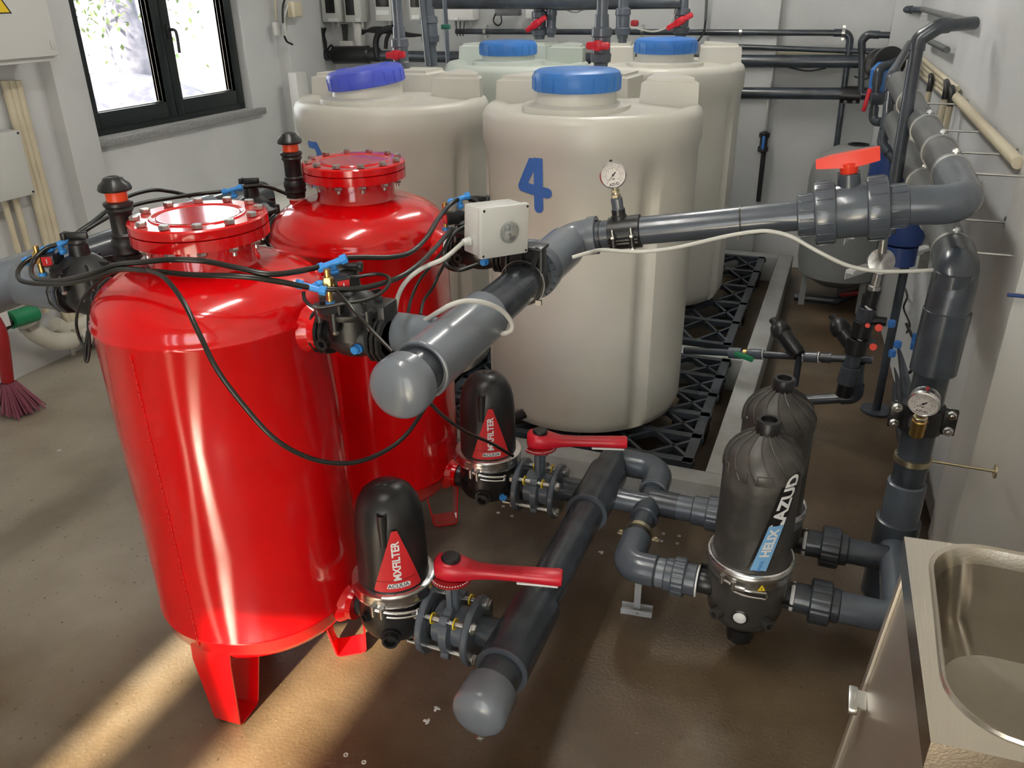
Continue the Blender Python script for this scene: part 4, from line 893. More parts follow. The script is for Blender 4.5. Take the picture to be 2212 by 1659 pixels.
# ================================================================ ribbed disc filters
def disc_filter(x, y, label, sticker=True, lean=0, capred=False):
    t = thing('disc_filter', label, 'filter', (x, y, 0), 0, 'black ribbed disc filters'); F = TR(x, y, 0); va = math.atan2(-y, -x)
    build('drain_cap', MB(F).lathe([(.030, .035), (.032, .040), (.032, .074), (.024, .080), (.024, .105)], n=36, fn=lambda r, z, a: r * (1 + .06 * (math.cos(10 * a) > 0)) if z < .076 else r), 'black', t)
    b = MB(F).lathe([(.028, .090), (.050, .097), (.076, .120), (.090, .145), (.094, .18), (.095, .23), (.095, .285)], n=64)
    for k in range(5):
        for sg in (-1, 1):
            a = va + sg * (R(70) + k * .09); b.box((.093 * math.cos(a), .093 * math.sin(a), .240), (.012, .005, .05), Matrix.Rotation(a, 4, 'Z'))
    build('bowl', b, 'dusty', t)
    for sg, z in ((-1, .2), (1, .2)):
        b = MB(F).lathe([(.046, .060), (.034, .078), (.027, .098), (.027, .125)], (0, 0, z), (sg, 0, 0), 32)
        for q in (-.03, .03): b.box((sg * .092, 0, z + q), (.045, .004, .02)); b.box((sg * .092, q, z), (.045, .02, .004))
        build('side_port', b, 'black', t)
    for da, z in ((-.62, .165), (.62, .165)):
        a = va + da; d = V(math.cos(a), math.sin(a), 0)
        build('drain_eyelet', MB(F).ring_(V(0, 0, z) + d * .092, d, .0145, .008, .022, 24).box(V(0, 0, z + .002) + d * .090, (.02, .008, .03), Matrix.Rotation(a, 4, 'Z')), 'dusty', t)
    d = V(math.cos(va - .05), math.sin(va - .05), 0); o = V(0, 0, .175)
    pl = build('front_plug', MB(F).lathe([(.021, .0), (.021, .006), (.017, .008)], o + d * .088, d, 28), 'black', t); build('plug_disc', MB(F).lathe([(.0155, .0085), (.012, .011), (.0001, .012)], o + d * .088, d, 24), 'stw', pl, 'white round plug')
    cl = build('clamp_band', MB(F).lathe([(.095, .263), (.099, .264), (.100, .282), (.103, .286), (.1055, .292), (.1045, .300), (.101, .304), (.096, .305)], n=72), 'steel', t)
    build('top_bead', MB(F).torus((0, 0, .303), (0, 0, 1), .098, .0055, 72, 8), 'chrome', cl)
    rr = .108; ar = [V(rr * math.cos(va - .55 + .09 * k), rr * math.sin(va - .55 + .09 * k), .278 - .0012 * k) for k in range(12)]
    build('clamp_lever', MB(F).tube(ar[2:] + [ar[-1] + V(.004, 0, -.010), ar[-1] - V(0, 0, .018)] + [p - V(0, 0, .016) for p in ar[3:-1]][::-1], .0028, 8).box((ar[4] + ar[5]) / 2 - V(0, 0, .002), (.03, .006, .012), Matrix.Rotation(va + PI / 2 - .12, 4, 'Z'), bev=.002), 'chrome', cl)
    b = MB(F)
    for k in (0, 3): b.cyl(ar[k] - V(0, 0, .010), ar[k] + V(0, 0, .012), .0065, 12)
    b.cyl(ar[0], ar[3], .003, 8); build('clamp_pin', b, 'steel', cl)
    if sticker:
        a0 = va + .35; vv, ff = grid_poly([(-.010, -.008), (.010, -.008), (0, .010)], 6)
        w1 = build('warning_triangle', wrap(MB(F), vv, ff, .1010, a0, .276), 'ylw', cl); vv, ff = text_mesh('!', .011, .0004); build('warning_mark', wrap(MB(F), vv, ff, .1016, a0, .274), 'blk', cl)
    body = [(.094, .305), (.091, .32), (.0895, .40), (.089, .50), (.089, .560), (.087, .577), (.080, .594), (.066, .612), (.046, .626), (.030, .636), (.026, .640)]
    bo = build('housing', MB(F).lathe(body, n=72), 'dusty', t)
    build('neck', MB(F).lathe([(.026, .632), (.0275, .640), (.0275, .668), (.0255, .671), (.018, .671), (.017, .66), (.0001, .66)], n=36), 'blackr' if not capred else 'black', t)
    b = MB(F)
    def rad(z):
        for (r1, z1), (r2, z2) in zip(body, body[1:]):
            if z1 <= z <= z2: return r1 + (r2 - r1) * (z - z1) / (z2 - z1)
        return body[-1][0]
    for k in range(14):
        pts = []
        for q in range(15):
            z = .642 - q * .0068; a = 2 * PI * k / 14 + q * .045; pts.append((((rad(z) + .0012) * math.cos(a)), ((rad(z) + .0012) * math.sin(a)), z))
        b.tube(pts, .0021, 6)
    build('dome_rib', b, 'dusty', bo)
    bo_ribs = [c for c in bo.children][-1]; bo_ribs['kind'] = 'stuff' if False else bo_ribs.get('kind', ''); del bo_ribs['kind']
    # raised flats at the shoulder and broad faint facets
    for k in range(5):
        a = va + (k - 2) * .62 + .1; build('shoulder_pad', MB(F).box((.0865 * math.cos(a), .0865 * math.sin(a), .558), (.008, .034, .026), Matrix.Rotation(a, 4, 'Z'), bev=.003), 'dusty', bo)
    if not sticker: return t
    def hel(mb, vs_, fs, lift, r=.0905, z0=.318, a0=va + .22, sl=2.55, off=0):
        # s runs up the strip, u across it
        out = []
        for u_, s_ in vs_:
            z = z0 + s_; a = a0 + sl * s_ + u_ / r; out.append(((r + lift) * math.cos(a), (r + lift) * math.sin(a), z))
        return mb.add(out, fs)
    def strip(u0, u1, s0, s1, n=16):
        vs_ = [(u, s0 + (s1 - s0) * k / n) for k in range(n + 1) for u in (u0, (u0 + u1) / 2, u1)]; return vs_, [(k * 3 + j, k * 3 + j + 1, k * 3 + j + 4, k * 3 + j + 3) for k in range(n) for j in (0, 1)]
    st = build('strip_sticker', hel(MB(F), *strip(-.024, .024, -.008, .252), .0006), 'blk', t, 'black edged diagonal strip sticker')
    build('blue_field', hel(MB(F), *strip(-.017, .020, -.008, .125), .0012), 'stb', st, 'light blue field')
    build('white_field', hel(MB(F), [(-.017, .125), (.020, .125), (.020, .145)], [(0, 1, 2)], .0012), 'stw', st)
    def lett(txt, size, s0, m_, ofs=.002, sx=1, bold=.0008):
        vv, ff = text_mesh(txt, size, bold, sx=sx)     # x of the text runs up the strip
        out = [(ofs - y, s0 + x) for x, y in vv]; build('strip_lettering', hel(MB(F), out, ff, .0018), m_, st)
    lett('HELIX', .030, .078, 'stw', .002, .95, .0012); lett('AZUD', .043, .198, 'stw', .002, .98, .0018); lett('01616', .012, .014, 'lidb', .002, 1, .0001)
    return t
DF1, DF2 = (-.068, 1.735), (-.055, 1.975)
disc_filter(*DF1, 'near dusty black ribbed disc filter with a diagonal blue and black strip sticker')
disc_filter(*DF2, 'far black ribbed disc filter, half hidden behind the near ribbed filter', False, capred=True)
for (x, y), lab, z in ((DF1, 'black union coupling on the near ribbed filter, outlet side by the sink cabinet', .2), (DF2, 'dark union coupling on the far ribbed filter, outlet side by the riser pipe', .2)):
    x0 = x + .112
    coupling('union_coupling', lab, (x0, y, z), (1, y, z), [(-.006, .004, .037, 'tape_ring', 'stw'), (.0, .045, .036, 'sleeve', 'pvcd'), (.038, .088, .055, 'union_nut', 'pvcd'), (.078, .108, .042, 'sleeve', 'pvcd')], 'pvcd')
rx, ry = .28, 2.07
t = thing('collector_pipe', 'dark grey pipes joining both ribbed filters to the foot of the riser', 'pipe', (.27, 1.85, .15))
build('pipe', MB().tube(fil([(DF1[0] + .21, DF1[1], .2), (rx, DF1[1], .2), (rx, ry, .2)], .05, 8), .038, 28), 'pvc', t)
build('branch', MB().cyl((DF2[0] + .21, DF2[1], .2), (rx, DF2[1], .2), .034, 28), 'pvcd', t)
# riser with elbow, sleeve, clamp and gauge
t = thing('riser_pipe', 'thick dark grey riser pipe against the right wall beside the pillar', 'pipe', (rx, ry, 0))
build('pipe', MB().cyl((rx, ry, .10), (rx, ry, .95), .0405, 40), 'pvcd', t)
build('foot_tee', socket(MB(), (rx, ry, .02), (rx, ry, .27), .056), 'pvcd', t)
build('lower_sleeve', socket(MB(), (rx, ry, .255), (rx, ry, .385), .048), 'pvc', t)
lw0, lw1 = P(2062, 556, Y=2.20), P(1932, 262, Y=3.8)
ld = (lw1 - lw0).normalized()
build('upper_sleeve', socket(MB(), (rx, ry, .70), (rx + .002, ry, .862), .053), 'pvcd', t)
build('elbow', MB().tube(fil([(rx, ry, .84), (rx + .004, ry + .01, .95), lw0 + V(0, .03, .0)], .07, 10), .050, 32), 'pvcd', t)
t = thing('wall_pipe', 'lower of the two thick grey pipes along the right wall', 'pipe', lw0 - V(0, 0, .05), 0, 'thick grey pipes along the right wall')
build('pipe', MB().cyl(lw0, lw1, .043, 36), 'pvcw', t)
ub = vc + pd * .12; EL = P(2082, 432, Y=ub.y + .05); up1 = P(1940, 178, Y=3.8); up0 = P(2055, 372, Y=2.34)
t = thing('wall_pipe', 'upper of the two thick grey pipes along the right wall, ending in big elbow', 'pipe', EL - V(0, 0, .06), 0, 'thick grey pipes along the right wall')
build('pipe', MB().cyl(up0, up1, .042, 36), 'pvcw', t)
build('elbow', MB().tube(fil([ub, V(EL.x, ub.y + .0, EL.z), up0 + (up1 - up0) * .01], .095, 14), .045, 36), 'pvc', t)
def wallx(y): return .44 + (cR - .44) * (y - yA) / (YB - yA)
def PW(px, py, off=0):
    for k in range(2): pass
    c = V((px - CX) / FPX, (py - CY) / FPX, 1); r_ = V(WX.dot(c), WY.dot(c), WZ.dot(c)); s_ = (cR - .44) / (YB - yA)
    t_ = (.44 - off - s_ * yA) / (r_.x - s_ * r_.y); return V(0, 0, EYE) + r_ * t_
def wclamp(c, d, r, label, m_='steel'):
    c = V(c); d = V(d).normalized(); wxx = wallx(c.y); b = MB().ring_(c - d * .008, d, r + .004, r, .016, 32)
    b.cyl(c + V(r, 0, 0), (wxx, c.y, c.z), .0035, 10).cyl((wxx - .004, c.y, c.z), (wxx, c.y, c.z), .018, 16).box(c + V(0, 0, r + .008), (.006, .014, .016)).hexa(c + V(-.008, 0, r + .010), (1, 0, 0), .006, .016)
    return solo('wall_clamp', b, m_, label, 'clamp', c - V(0, 0, r), 'metal clamps on the wall pipes')
for k, (f, q) in enumerate(((.0, 'nearest'), (.16, 'second nearest'), (.36, 'middle'), (.68, 'farther'))):
    wclamp(up0 + (up1 - up0) * f, up1 - up0, .0425, '%s metal clamp around the upper wall pipe' % q)
for k, (f, q) in enumerate(((.03, 'nearest'), (.20, 'second nearest'), (.42, 'middle'), (.66, 'farther'))):
    wclamp(lw0 + (lw1 - lw0) * f, lw1 - lw0, .0435, '%s metal clamp around the lower wall pipe' % q)
wclamp((rx, ry, .455), (0, 0, 1), .041, 'pale metal strap clamp around the riser pipe below its gauge', 'brassw')
# saddle and gauge on the riser
zs = .575
t = thing('saddle_clamp', 'black bolted saddle clamp around the riser pipe, below its pressure gauge', 'clamp', (rx, ry, zs - .04))
b = MB().lathe([(.042, -.036), (.049, -.034), (.049, .034), (.042, .036)], (rx, ry, zs), (0, 0, 1), 40)
for sg in (-1, 1): b.box((rx + sg * .060, ry - .008, zs), (.034, .016, .068), bev=.003)
b.lathe([(.026, .035), (.022, .060), (.020, .062)], (rx, ry, zs), (-.25, -1, .1), 24); build('shell', b, 'black', t)
for sg in (-1, 1):
    for q in (-.022, .022): build('bolt', MB().hexa((rx + sg * .062, ry - .016, zs + q), (0, -1, 0), .0105, .010).cyl((rx + sg * .062, ry - .03, zs + q), (rx + sg * .062, ry + .02, zs + q), .0045, 12).cyl((rx + sg * .062, ry - .0175, zs + q), (rx + sg * .062, ry - .0155, zs + q), .0125, 16), 'chrome', t)
gs = V(rx - .012, ry - .060, zs + .004); gu = V(-.02, -.28, 1).normalized()
b = MB().lathe([(.0175, -.03), (.0175, .018), (.015, .021)], gs, gu, 24); solo('brass_socket', b, 'brass', 'brass socket under the pressure gauge on the riser', 'pipe fitting', gs)
gauge(gs + gu * .021, (-.18, -1, .35), gu, 'steel pressure gauge with a red top plug on the riser pipe', .034, plug='redd', stemr=.017)

# ================================================================ sink and cabinet
zt = .87
A0, A1, A2, A3 = V(.154, 1.055, zt), V(.167, .695, zt), V(.80, .735, zt), V(.80, 1.12, zt)   # far left, near left, near right, far right
t = thing('sink_unit', 'stainless steel sink with a deep bowl on a steel cabinet, at the right edge', 'sink', (.45, .9, 0))
def rr(x0, x1, y0, y1, rad_, th):
    cx_, cy_ = (x0 + x1) / 2, (y0 + y1) / 2; hx, hy = (x1 - x0) / 2, (y1 - y0) / 2; c, s_ = math.cos(th), math.sin(th); lo, hi = 0, 3
    for _ in range(40):
        m_ = (lo + hi) / 2; x, y = abs(c * m_), abs(s_ * m_); qx, qy = max(x - (hx - rad_), 0), max(y - (hy - rad_), 0)
        ins = (qx * qx + qy * qy) <= rad_ * rad_ and x <= hx and y <= hy
        lo, hi = (m_, hi) if ins else (lo, m_)
    return cx_ + c * lo, cy_ + s_ * lo
SK = Matrix.Rotation(R(3), 4, 'Z'); scx, scy = .47, .905
def loop(x0, x1, y0, y1, rad_, z, N=160):
    return [V(*rr(x0, x1, y0, y1, rad_, 2 * PI * k / N), z) for k in range(N)]
N = 160
rings = []
out = []
quad = [A0, A1, A2, A3]
for k in range(N):
    th = 2 * PI * k / N; d = V(math.cos(th), math.sin(th), 0); best = 9
    for i in range(4):
        a, b_ = quad[i], quad[(i + 1) % 4]; e = b_ - a; den = d.x * e.y - d.y * e.x
        if abs(den) > 1e-9:
            q = ((a.x - scx) * e.y - (a.y - scy) * e.x) / den; s_ = ((a.x - scx) * d.y - (a.y - scy) * d.x) / den
            if q > 0 and -1e-6 <= s_ <= 1 + 1e-6: best = min(best, q)
    out.append(V(scx, scy, zt) + d * best)
for c_ in quad:   # pull the closest outline point onto each true corner
    i = min(range(N), key=lambda k: (out[k] - c_).length); out[i] = c_.copy()
W_ = loop(.181, .76, .722, 1.068, .075, zt)
low = lambda L_, dz: [p + V(0, 0, dz) for p in L_]
rings = [low(out, -.038), low(out, -.003), out, W_, low(loop(.183, .758, .724, 1.066, .074, zt), .0035), low(loop(.187, .754, .728, 1.062, .072, zt), .001), low(loop(.194, .747, .735, 1.055, .07, zt), -.02), low(loop(.204, .737, .746, 1.044, .07, zt), -.10), low(loop(.222, .720, .764, 1.026, .07, zt), -.145), low(loop(.26, .68, .80, .99, .07, zt), -.162), low(loop(.44, .50, .87, .93, .03, zt), -.166)]
vs_ = [p for L_ in rings for p in L_]; fs = [(i * N + k, i * N + (k + 1) % N, (i + 1) * N + (k + 1) % N, (i + 1) * N + k) for i in range(len(rings) - 1) for k in range(N)]
build('sink_top', MB().add(vs_, fs), 'inox', t, None, 30)
tp = t.children[-1]; tp.data.materials.append(M['inoxb'])
for p_ in tp.data.polygons:
    if p_.center.z + .0 < zt - .012 and .18 < p_.center.x + .45 < .76 and .722 < p_.center.y + .9 < 1.068: p_.material_index = 1
build('drain', MB().lathe([(.03, 0), (.028, .004), (.02, .005), (.018, .001), (.0001, .001)], (.47, .90, zt - .167), n=28), 'chrome', tp)
# cabinet front skin: leans out a little towards its foot
fo = lambda y, z: V(.157 + (zt - z) * (-.078) + .0 * y + (1.05 - y) * .03 + .012, y, z)
b = MB(); th_ = V(.012, 0, 0)
q = [fo(1.035, .06), fo(.695, .06), fo(.695, .825), fo(1.035, .825)]
b.add(q + [p + th_ for p in q], [(0, 1, 2, 3), (7, 6, 5, 4), (0, 4, 5, 1), (1, 5, 6, 2), (2, 6, 7, 3), (3, 7, 4, 0)])
dr = build('door', b, 'satin', t)
b = MB(); q = [fo(1.056, .0), fo(1.040, .0), fo(1.040, .835), fo(1.056, .835)]; q = [p - V(.004, 0, 0) for p in q]
b.add(q + [p + V(.03, 0, 0) for p in q], [(0, 1, 2, 3), (7, 6, 5, 4), (0, 4, 5, 1), (1, 5, 6, 2), (2, 6, 7, 3), (3, 7, 4, 0)]); build('corner_post', b, 'satin', t)
hp = fo(1.012, .60)
hF = frame(hp + V(-.012, 0, 0), (0, 1, 0), (0, 0, 1))
build('handle', MB(hF).box((0, .006, 0), (.05, .014, .012), bev=.003).box((0, -.004, .004), (.036, .016, .003)), 'steel', dr)
build('side_panel', MB().add([V(.19, 1.05, 0), V(.78, 1.10, 0), V(.78, 1.10, .83), V(.19, 1.05, .83), V(.19, 1.06, 0), V(.78, 1.11, 0), V(.78, 1.11, .83), V(.19, 1.06, .83)], [(0, 1, 2, 3), (4, 7, 6, 5), (0, 4, 5, 1), (2, 6, 7, 3), (1, 5, 6, 2), (0, 3, 7, 4)]), 'inox', t)
build('near_panel', MB().add([V(.185, .70, 0), V(.78, .738, 0), V(.78, .738, .84), V(.176, .70, .84), V(.185, .71, 0), V(.78, .748, 0), V(.78, .748, .84), V(.176, .71, .84)], [(0, 1, 2, 3), (4, 7, 6, 5), (0, 4, 5, 1), (2, 6, 7, 3), (1, 5, 6, 2), (0, 3, 7, 4)]), 'inox', t)

# ================================================================ pipework on the back wall
YP = YB - .10
def run(name, label, pts, r, m_='pvcd', bend=.05, cat='pipe', group=None, fit=True, n=16):
    pts = [V(p) for p in pts]; t = thing(name, label, cat, V(pts[0].x, pts[0].y, min(p.z for p in pts) - r), 0, group)
    build('pipe', MB().tube(fil(pts, bend, 7), r, n), m_, t)
    if fit:
        for i in range(1, len(pts) - 1):
            a, b_, c = pts[i - 1:i + 2]; u_ = (a - b_).normalized(); v_ = (c - b_).normalized(); L_ = min(bend * 1.5 + .01, (a - b_).length * .5, (c - b_).length * .5)
            if u_.angle(v_) < PI - .1: build('elbow', MB().tube(fil([b_ + u_ * L_, b_, b_ + v_ * L_], bend, 7), r * 1.22, n), m_, t)
    return t
gb = 'horizontal grey pipes on the back wall'
xL = P(700, 115, Y=YP).x
run('back_pipe', 'thin grey pipe along the back wall, uppermost, turning down at its right end', [P(985, 68, Y=YP), P(1838, 71, Y=YP), P(1822, 200, Y=YP), P(1805, 330, Y=YP), V(P(1795, 400, Y=YP).x, YP, .4)], .016, group=gb)
run('back_pipe', 'thin dark pipe on the back wall just above the thick one', [P(1560, 100, Y=YP), P(1900, 112, Y=YP), P(1990, 116, Y=YP - .5)], .014, group=gb)
run('back_pipe', 'thick dark pipe on the back wall, upper of the two thick ones', [V(xL, YP, P(745, 120, Y=YP).z), P(900, 122, Y=YP), P(1600, 132, Y=YP), P(1912, 133, Y=YP)], .034, group=gb, fit=False)
run('back_pipe', 'thick dark pipe low on the back wall with a red lever at its right end', [P(1480, 200, Y=YP), P(1890, 203, Y=YP), P(1925, 215, Y=YP - .2)], .032, group=gb, fit=False)
b = MB().cyl(P(720, 119, Y=YP), P(800, 118, Y=YP), .055, 28, bev=.01).cyl(P(800, 118, Y=YP), P(818, 118, Y=YP), .045, 28)
solo('strainer_body', b, 'black', 'fat black capped cylinder on the back wall beside the violet lid', 'filter', P(760, 130, Y=YP))
run('back_pipe', 'light strip of trunking between two dark pipes on the back wall', [P(1560, 116, Y=YP + .05), P(1895, 121, Y=YP + .05)], .016, 'cream', fit=False, group=gb)
run('back_pipe', 'short pipe rising from the tee and turning right to the corner', [P(1860, 200, Y=YP - .1), P(1862, 74, Y=YP - .1), P(1955, 77, Y=YP - .12)], .016, group=gb)
run('back_pipe', 'small pipe stepping up near the far right corner', [P(1938, 78, Y=YP - .12), P(1946, 20, Y=YP - .12), P(1995, 22, Y=YP - .2)], .015, group=gb)
run('wall_conduit', 'grey spiral hose clipped to the right wall near the top corner', [PW(1993, 20, .03), PW(2100, 48, .03)], .012, 'pvcw', fit=False)
run('wall_conduit', 'short grey conduit on the right wall below the upper hose', [PW(2000, 85, .03), PW(2046, 108, .03)], .012, 'pvcw', fit=False)
# tall loop standing in front of the corner pipes
run('loop_pipe', 'slim dark pipe rising behind the ball valve and bending right to the wall', [P(1932, 400, Y=2.95), P(1984, 85, Y=3.05), P(2030, 55, Y=3.05), P(2105, 50, Y=3.15)], .020, 'pvcd', .05)
run('corner_pipe', 'thin pipe bending down in front of the corner, left of the loop pipe', [P(1965, 95, Y=4.3), P(1925, 165, Y=3.9), P(1917, 250, Y=3.8), P(1905, 310, Y=3.75), P(1935, 350, Y=3.7)], .017, 'pvcd', .04)
run('corner_pipe', 'thin pipe with a red lever valve, leftmost of the corner pipes', [P(1960, 120, Y=4.5), P(1897, 150, Y=4.3), P(1885, 262, Y=4.3), P(1925, 266, Y=4.2)], .017, 'pvcd', .04)
b = MB().hexa(P(1893, 225, Y=4.3), (0, 0, 1), .032, .05, 8); solo('corner_valve', b, 'pvcd', 'small dark union valve on the leftmost corner pipe', 'valve', P(1893, 232, Y=4.3))
solo('valve_lever', MB().box(P(1872, 216, Y=4.25), (.018, .02, .10), Matrix.Rotation(.12, 4, 'Y'), bev=.004), 'red2', 'small red lever at the right end of the low back wall pipe', 'lever')
b = MB()
c = P(1838, 205, Y=YP); b.cyl(c - V(.05, 0, 0), c + V(.05, 0, 0), .045, 24); 
for q in (-.022, .022): b.hexa(c + V(q, -.045, -.03), (0, -1, 0), .012, .02)
solo('saddle_clamp', b, 'black', 'black saddle clamp on the low back wall pipe', 'clamp', c)
c = P(1908, 138, Y=4.5); solo('valve_flange', MB().lathe([(.03, -.07), (.07, -.06), (.07, -.03), (.05, -.02), (.05, .03), (.075, .04), (.075, .07), (.03, .08)], c, (.4, -1, .1), 28), 'black', 'bulky black flanged fitting in the far right corner', 'pipe fitting', c)
for (px, py, q) in ((1600, 70, 'left, above the rear tank'), (1822, 71, 'right, beside its bend'), (1048, 68, 'left, behind the greenish tank'), (1388, 68, 'in the middle, near the red lever valve')):
    c = P(px, py, Y=YP); solo('pipe_clip', MB().ring_(c - V(.008, 0, 0), (1, 0, 0), .021, .016, .016, 20).box(c + V(0, .02, .03), (.014, .03, .012)).box(c + V(0, .02, -.03), (.014, .03, .012)), 'steel', 'metal clip on the uppermost back wall pipe, %s' % q, 'clamp', c, 'metal clips on the back wall pipes')
for (px, py, r_, q) in ((1866, 132, .036, 'around the upper thick back wall pipe'), (1857, 200, .034, 'around the low thick back wall pipe')):
    c = P(px, py, Y=YP); solo('pipe_clip', MB().ring_(c - V(.01, 0, 0), (1, 0, 0), r_ + .004, r_, .02, 24).box(c + V(0, .02, r_ + .01), (.02, .02, .03)), 'steel', 'wide metal clip %s' % q, 'clamp', c, 'metal clips on the back wall pipes')
solo('hanging_cable', MB().tube(cr([P(1700, 145, Y=YP), P(1745, 153, Y=YP), P(1785, 147, Y=YP)], 8), .004, 8), 'blackr', 'thin black cable sagging under the thick back wall pipe', 'cable')
solo('hanging_cable', MB().tube(cr([P(1845, 165, Y=YP), P(1868, 171, Y=YP), P(1893, 157, Y=YP)], 8), .004, 8), 'blackr', 'thin black cable sagging beside the far corner pipes', 'cable')
c = P(1910, 170, Y=4.4); solo('blue_canister', MB().lathe([(.01, -.06), (.06, -.05), (.065, .04), (.04, .07), (.01, .075)], c, (0, 0, 1), 28), 'lidb', 'blue rounded canister behind the corner pipes', 'canister', c)
# conduits on the right wall
gc = 'cream conduits on the right wall'
for k in range(4):
    run('wall_conduit', 'cream conduit %s of the bundle running down the right wall' % ('uppermost', 'second', 'third', 'lowest')[k], [PW(1985 - k * 3, 122 + k * 9, .02), PW(2068 - k * 6, 192 + k * 7, .02)], .010, 'cream', fit=False, group=gc)
run('wall_conduit', 'thick cream conduit sloping down toward the pillar', [PW(2060, 205, .03), PW(2200, 352, .03)], .016, 'cream', fit=False, group=gc)
for k, (px, py, q) in enumerate(((2012, 172, 'left'), (2046, 186, 'middle'), (2058, 200, 'right'))):
    c = PW(px, py, .045); solo('conduit_elbow', MB().tube(fil([c + V(0, .06, .01), c, c - V(0, 0, .05)], .03, 6), .011, 12), 'blackr', 'black flexible conduit end on the right wall, %s of three' % q, 'conduit', c, 'black conduit ends on the right wall')
    run('wall_conduit', 'vertical cream conduit on the right wall, %s of three below the black ends' % q, [c - V(0, -.0, .045), c - V(0, .0, .40)], .011, 'cream', fit=False, group=gc)
# vertical pipes with valves above the tanks
def drop(px0, px1, py1, Y, r, label, vy=None, lever=None, top=-60, col_='red2', tg='vertical pipes above the tanks'):
    a, b_ = P(px0, top, Y=Y), P(px1, py1, Y=Y)
    t = thing('drop_pipe', label, 'pipe', b_, 0, tg); d = (a - b_).normalized(); build('pipe', MB().cyl(a, b_, r, 24), 'pvc', t)
    if vy is not None:
        f = (py1 - vy) / (py1 - top); c = b_ + (a - b_) * f
        build('valve_body', MB().lathe([(r * 1.2, -.075), (r * 1.3, -.06), (r * 1.75, -.055), (r * 1.85, -.03), (r * 1.6, -.025), (r * 1.6, .025), (r * 1.85, .03), (r * 1.75, .055), (r * 1.3, .06), (r * 1.2, .10)], c, d, 28), 'pvc', t)
        if lever:
            ang, L_ = lever; g = V(math.cos(ang), 0, math.sin(ang)); G = frame(c + V(0, -r * 2.2, 0), g)
            b = MB(G).box((0, 0, 0), (L_, .022, .026), bev=.008).box((0, 0, 0), (L_ * .4, .03, .036), bev=.01).cyl((0, 0, 0), (0, r * 1.4, 0), .012); build('lever', b, col_, t, '%s plastic lever' % ('red' if col_ == 'red2' else 'green'))
    return t
drop(852, 868, 150, 3.12, .019, 'grey drop pipe with a red lever entering the tank with violet lid', 116, (0.05, .085))
drop(1303, 1298, 135, 3.05, .020, 'grey drop pipe with a red lever entering the tank marked 4', 96, (0.0, .085))
drop(917, 935, 143, 3.9, .024, 'dark drop pipe standing behind the violet lid, left of two', 62, None)
drop(905, 925, 143, 3.8, .014, 'thin shiny drop pipe just left of the dark one behind the violet lid')
drop(957, 968, 143, 4.2, .012, 'slim dark drop pipe standing right of the two behind the violet lid')
drop(1165, 1165, 82, 4.35, .022, 'dark drop pipe with a tilted red lever above the greenish tank', 50, (.55, .13))
drop(1195, 1190, 76, 4.35, .015, 'thin drop pipe with small union valve above the greenish tank', 45)
drop(1348, 1344, 108, 4.15, .020, 'grey drop pipe with a side knob between the two rear lids', 45)
drop(1480, 1470, 80, 4.45, .022, 'dark drop pipe with a tilted red lever behind the right rear lid', 45, (.5, .14))
solo('valve_lever', MB().box(P(1371, 50, Y=4.12), (.035, .03, .028), bev=.008), 'redd', 'dark red knob on the drop pipe between the two rear lids', 'lever')
solo('valve_lever', MB().box(P(963, 58, Y=3.88), (.045, .02, .022), bev=.004), 'tealg', 'dark green lever on the drop pipe behind the violet lid', 'lever')
run('header_pipe', 'dark horizontal header pipe at top edge, left part', [P(930, 6, Y=4.3), P(1290, 6, Y=4.3)], .030, group='overhead header pipes', fit=False)
run('header_pipe', 'dark horizontal header pipe at top edge, right part', [P(1180, 12, Y=4.4), P(1470, 7, Y=4.4)], .024, group='overhead header pipes', fit=False)
solo('hanging_cable', MB().tube(cr([P(1205, 14, Y=4.4), P(1240, 27, Y=4.4), P(1262, 20, Y=4.4), P(1290, 11, Y=4.4)], 6), .004, 8), 'cable', 'thin pale cable sagging below the header pipe', 'cable')
solo('hanging_cable', MB().tube(cr([P(1362, 58, Y=4.15), P(1410, 68, Y=4.3), P(1445, 55, Y=4.42), P(1465, 15, Y=4.42)], 6), .004, 8), 'cable', 'thin pale cable looping beside the rear red lever', 'cable')
# cable and trunk on the back pilaster
solo('hanging_cable', MB().tube([P(1527, -20, Y=YB - .10), P(1524, 45, Y=YB - .10)], .008, 8), 'pvcw', 'grey cable sleeve hanging down the back pilaster', 'cable')
solo('hanging_cable', MB().tube(cr([P(1524, 45, Y=YB - .11), P(1520, 70, Y=YB - .13), P(1508, 88, Y=YB - .18)], 6), .006, 8), 'blackr', 'black cable end below the grey sleeve on the back pilaster', 'cable')
solo('spray_hose', MB().tube([P(1664, 175, Y=YP), P(1655, 250, Y=YP), P(1650, 288, Y=YP)], .005, 10), 'cable', 'thin white line hanging above the blue handle on the back wall', 'hose')
t = thing('hanging_probe', 'black and blue probe handle hanging on the back wall right of the rear tank', 'probe', P(1638, 435, Y=YP))
build('rod', MB().cyl(P(1650, 325, Y=YP), P(1638, 435, Y=YP), .014, 16), 'blackr', t)
build('grip', MB().lathe([(.012, 0), (.030, .01), (.030, .03), (.022, .04), (.022, .08), (.030, .09), (.030, .11), (.012, .12)], P(1647, 330, Y=YP), (0, 0, 1), 12), 'blackr', t)
build('blue_insert', MB().box(P(1649, 308, Y=YP - .025), (.016, .02, .075), bev=.006), 'lidb', t)

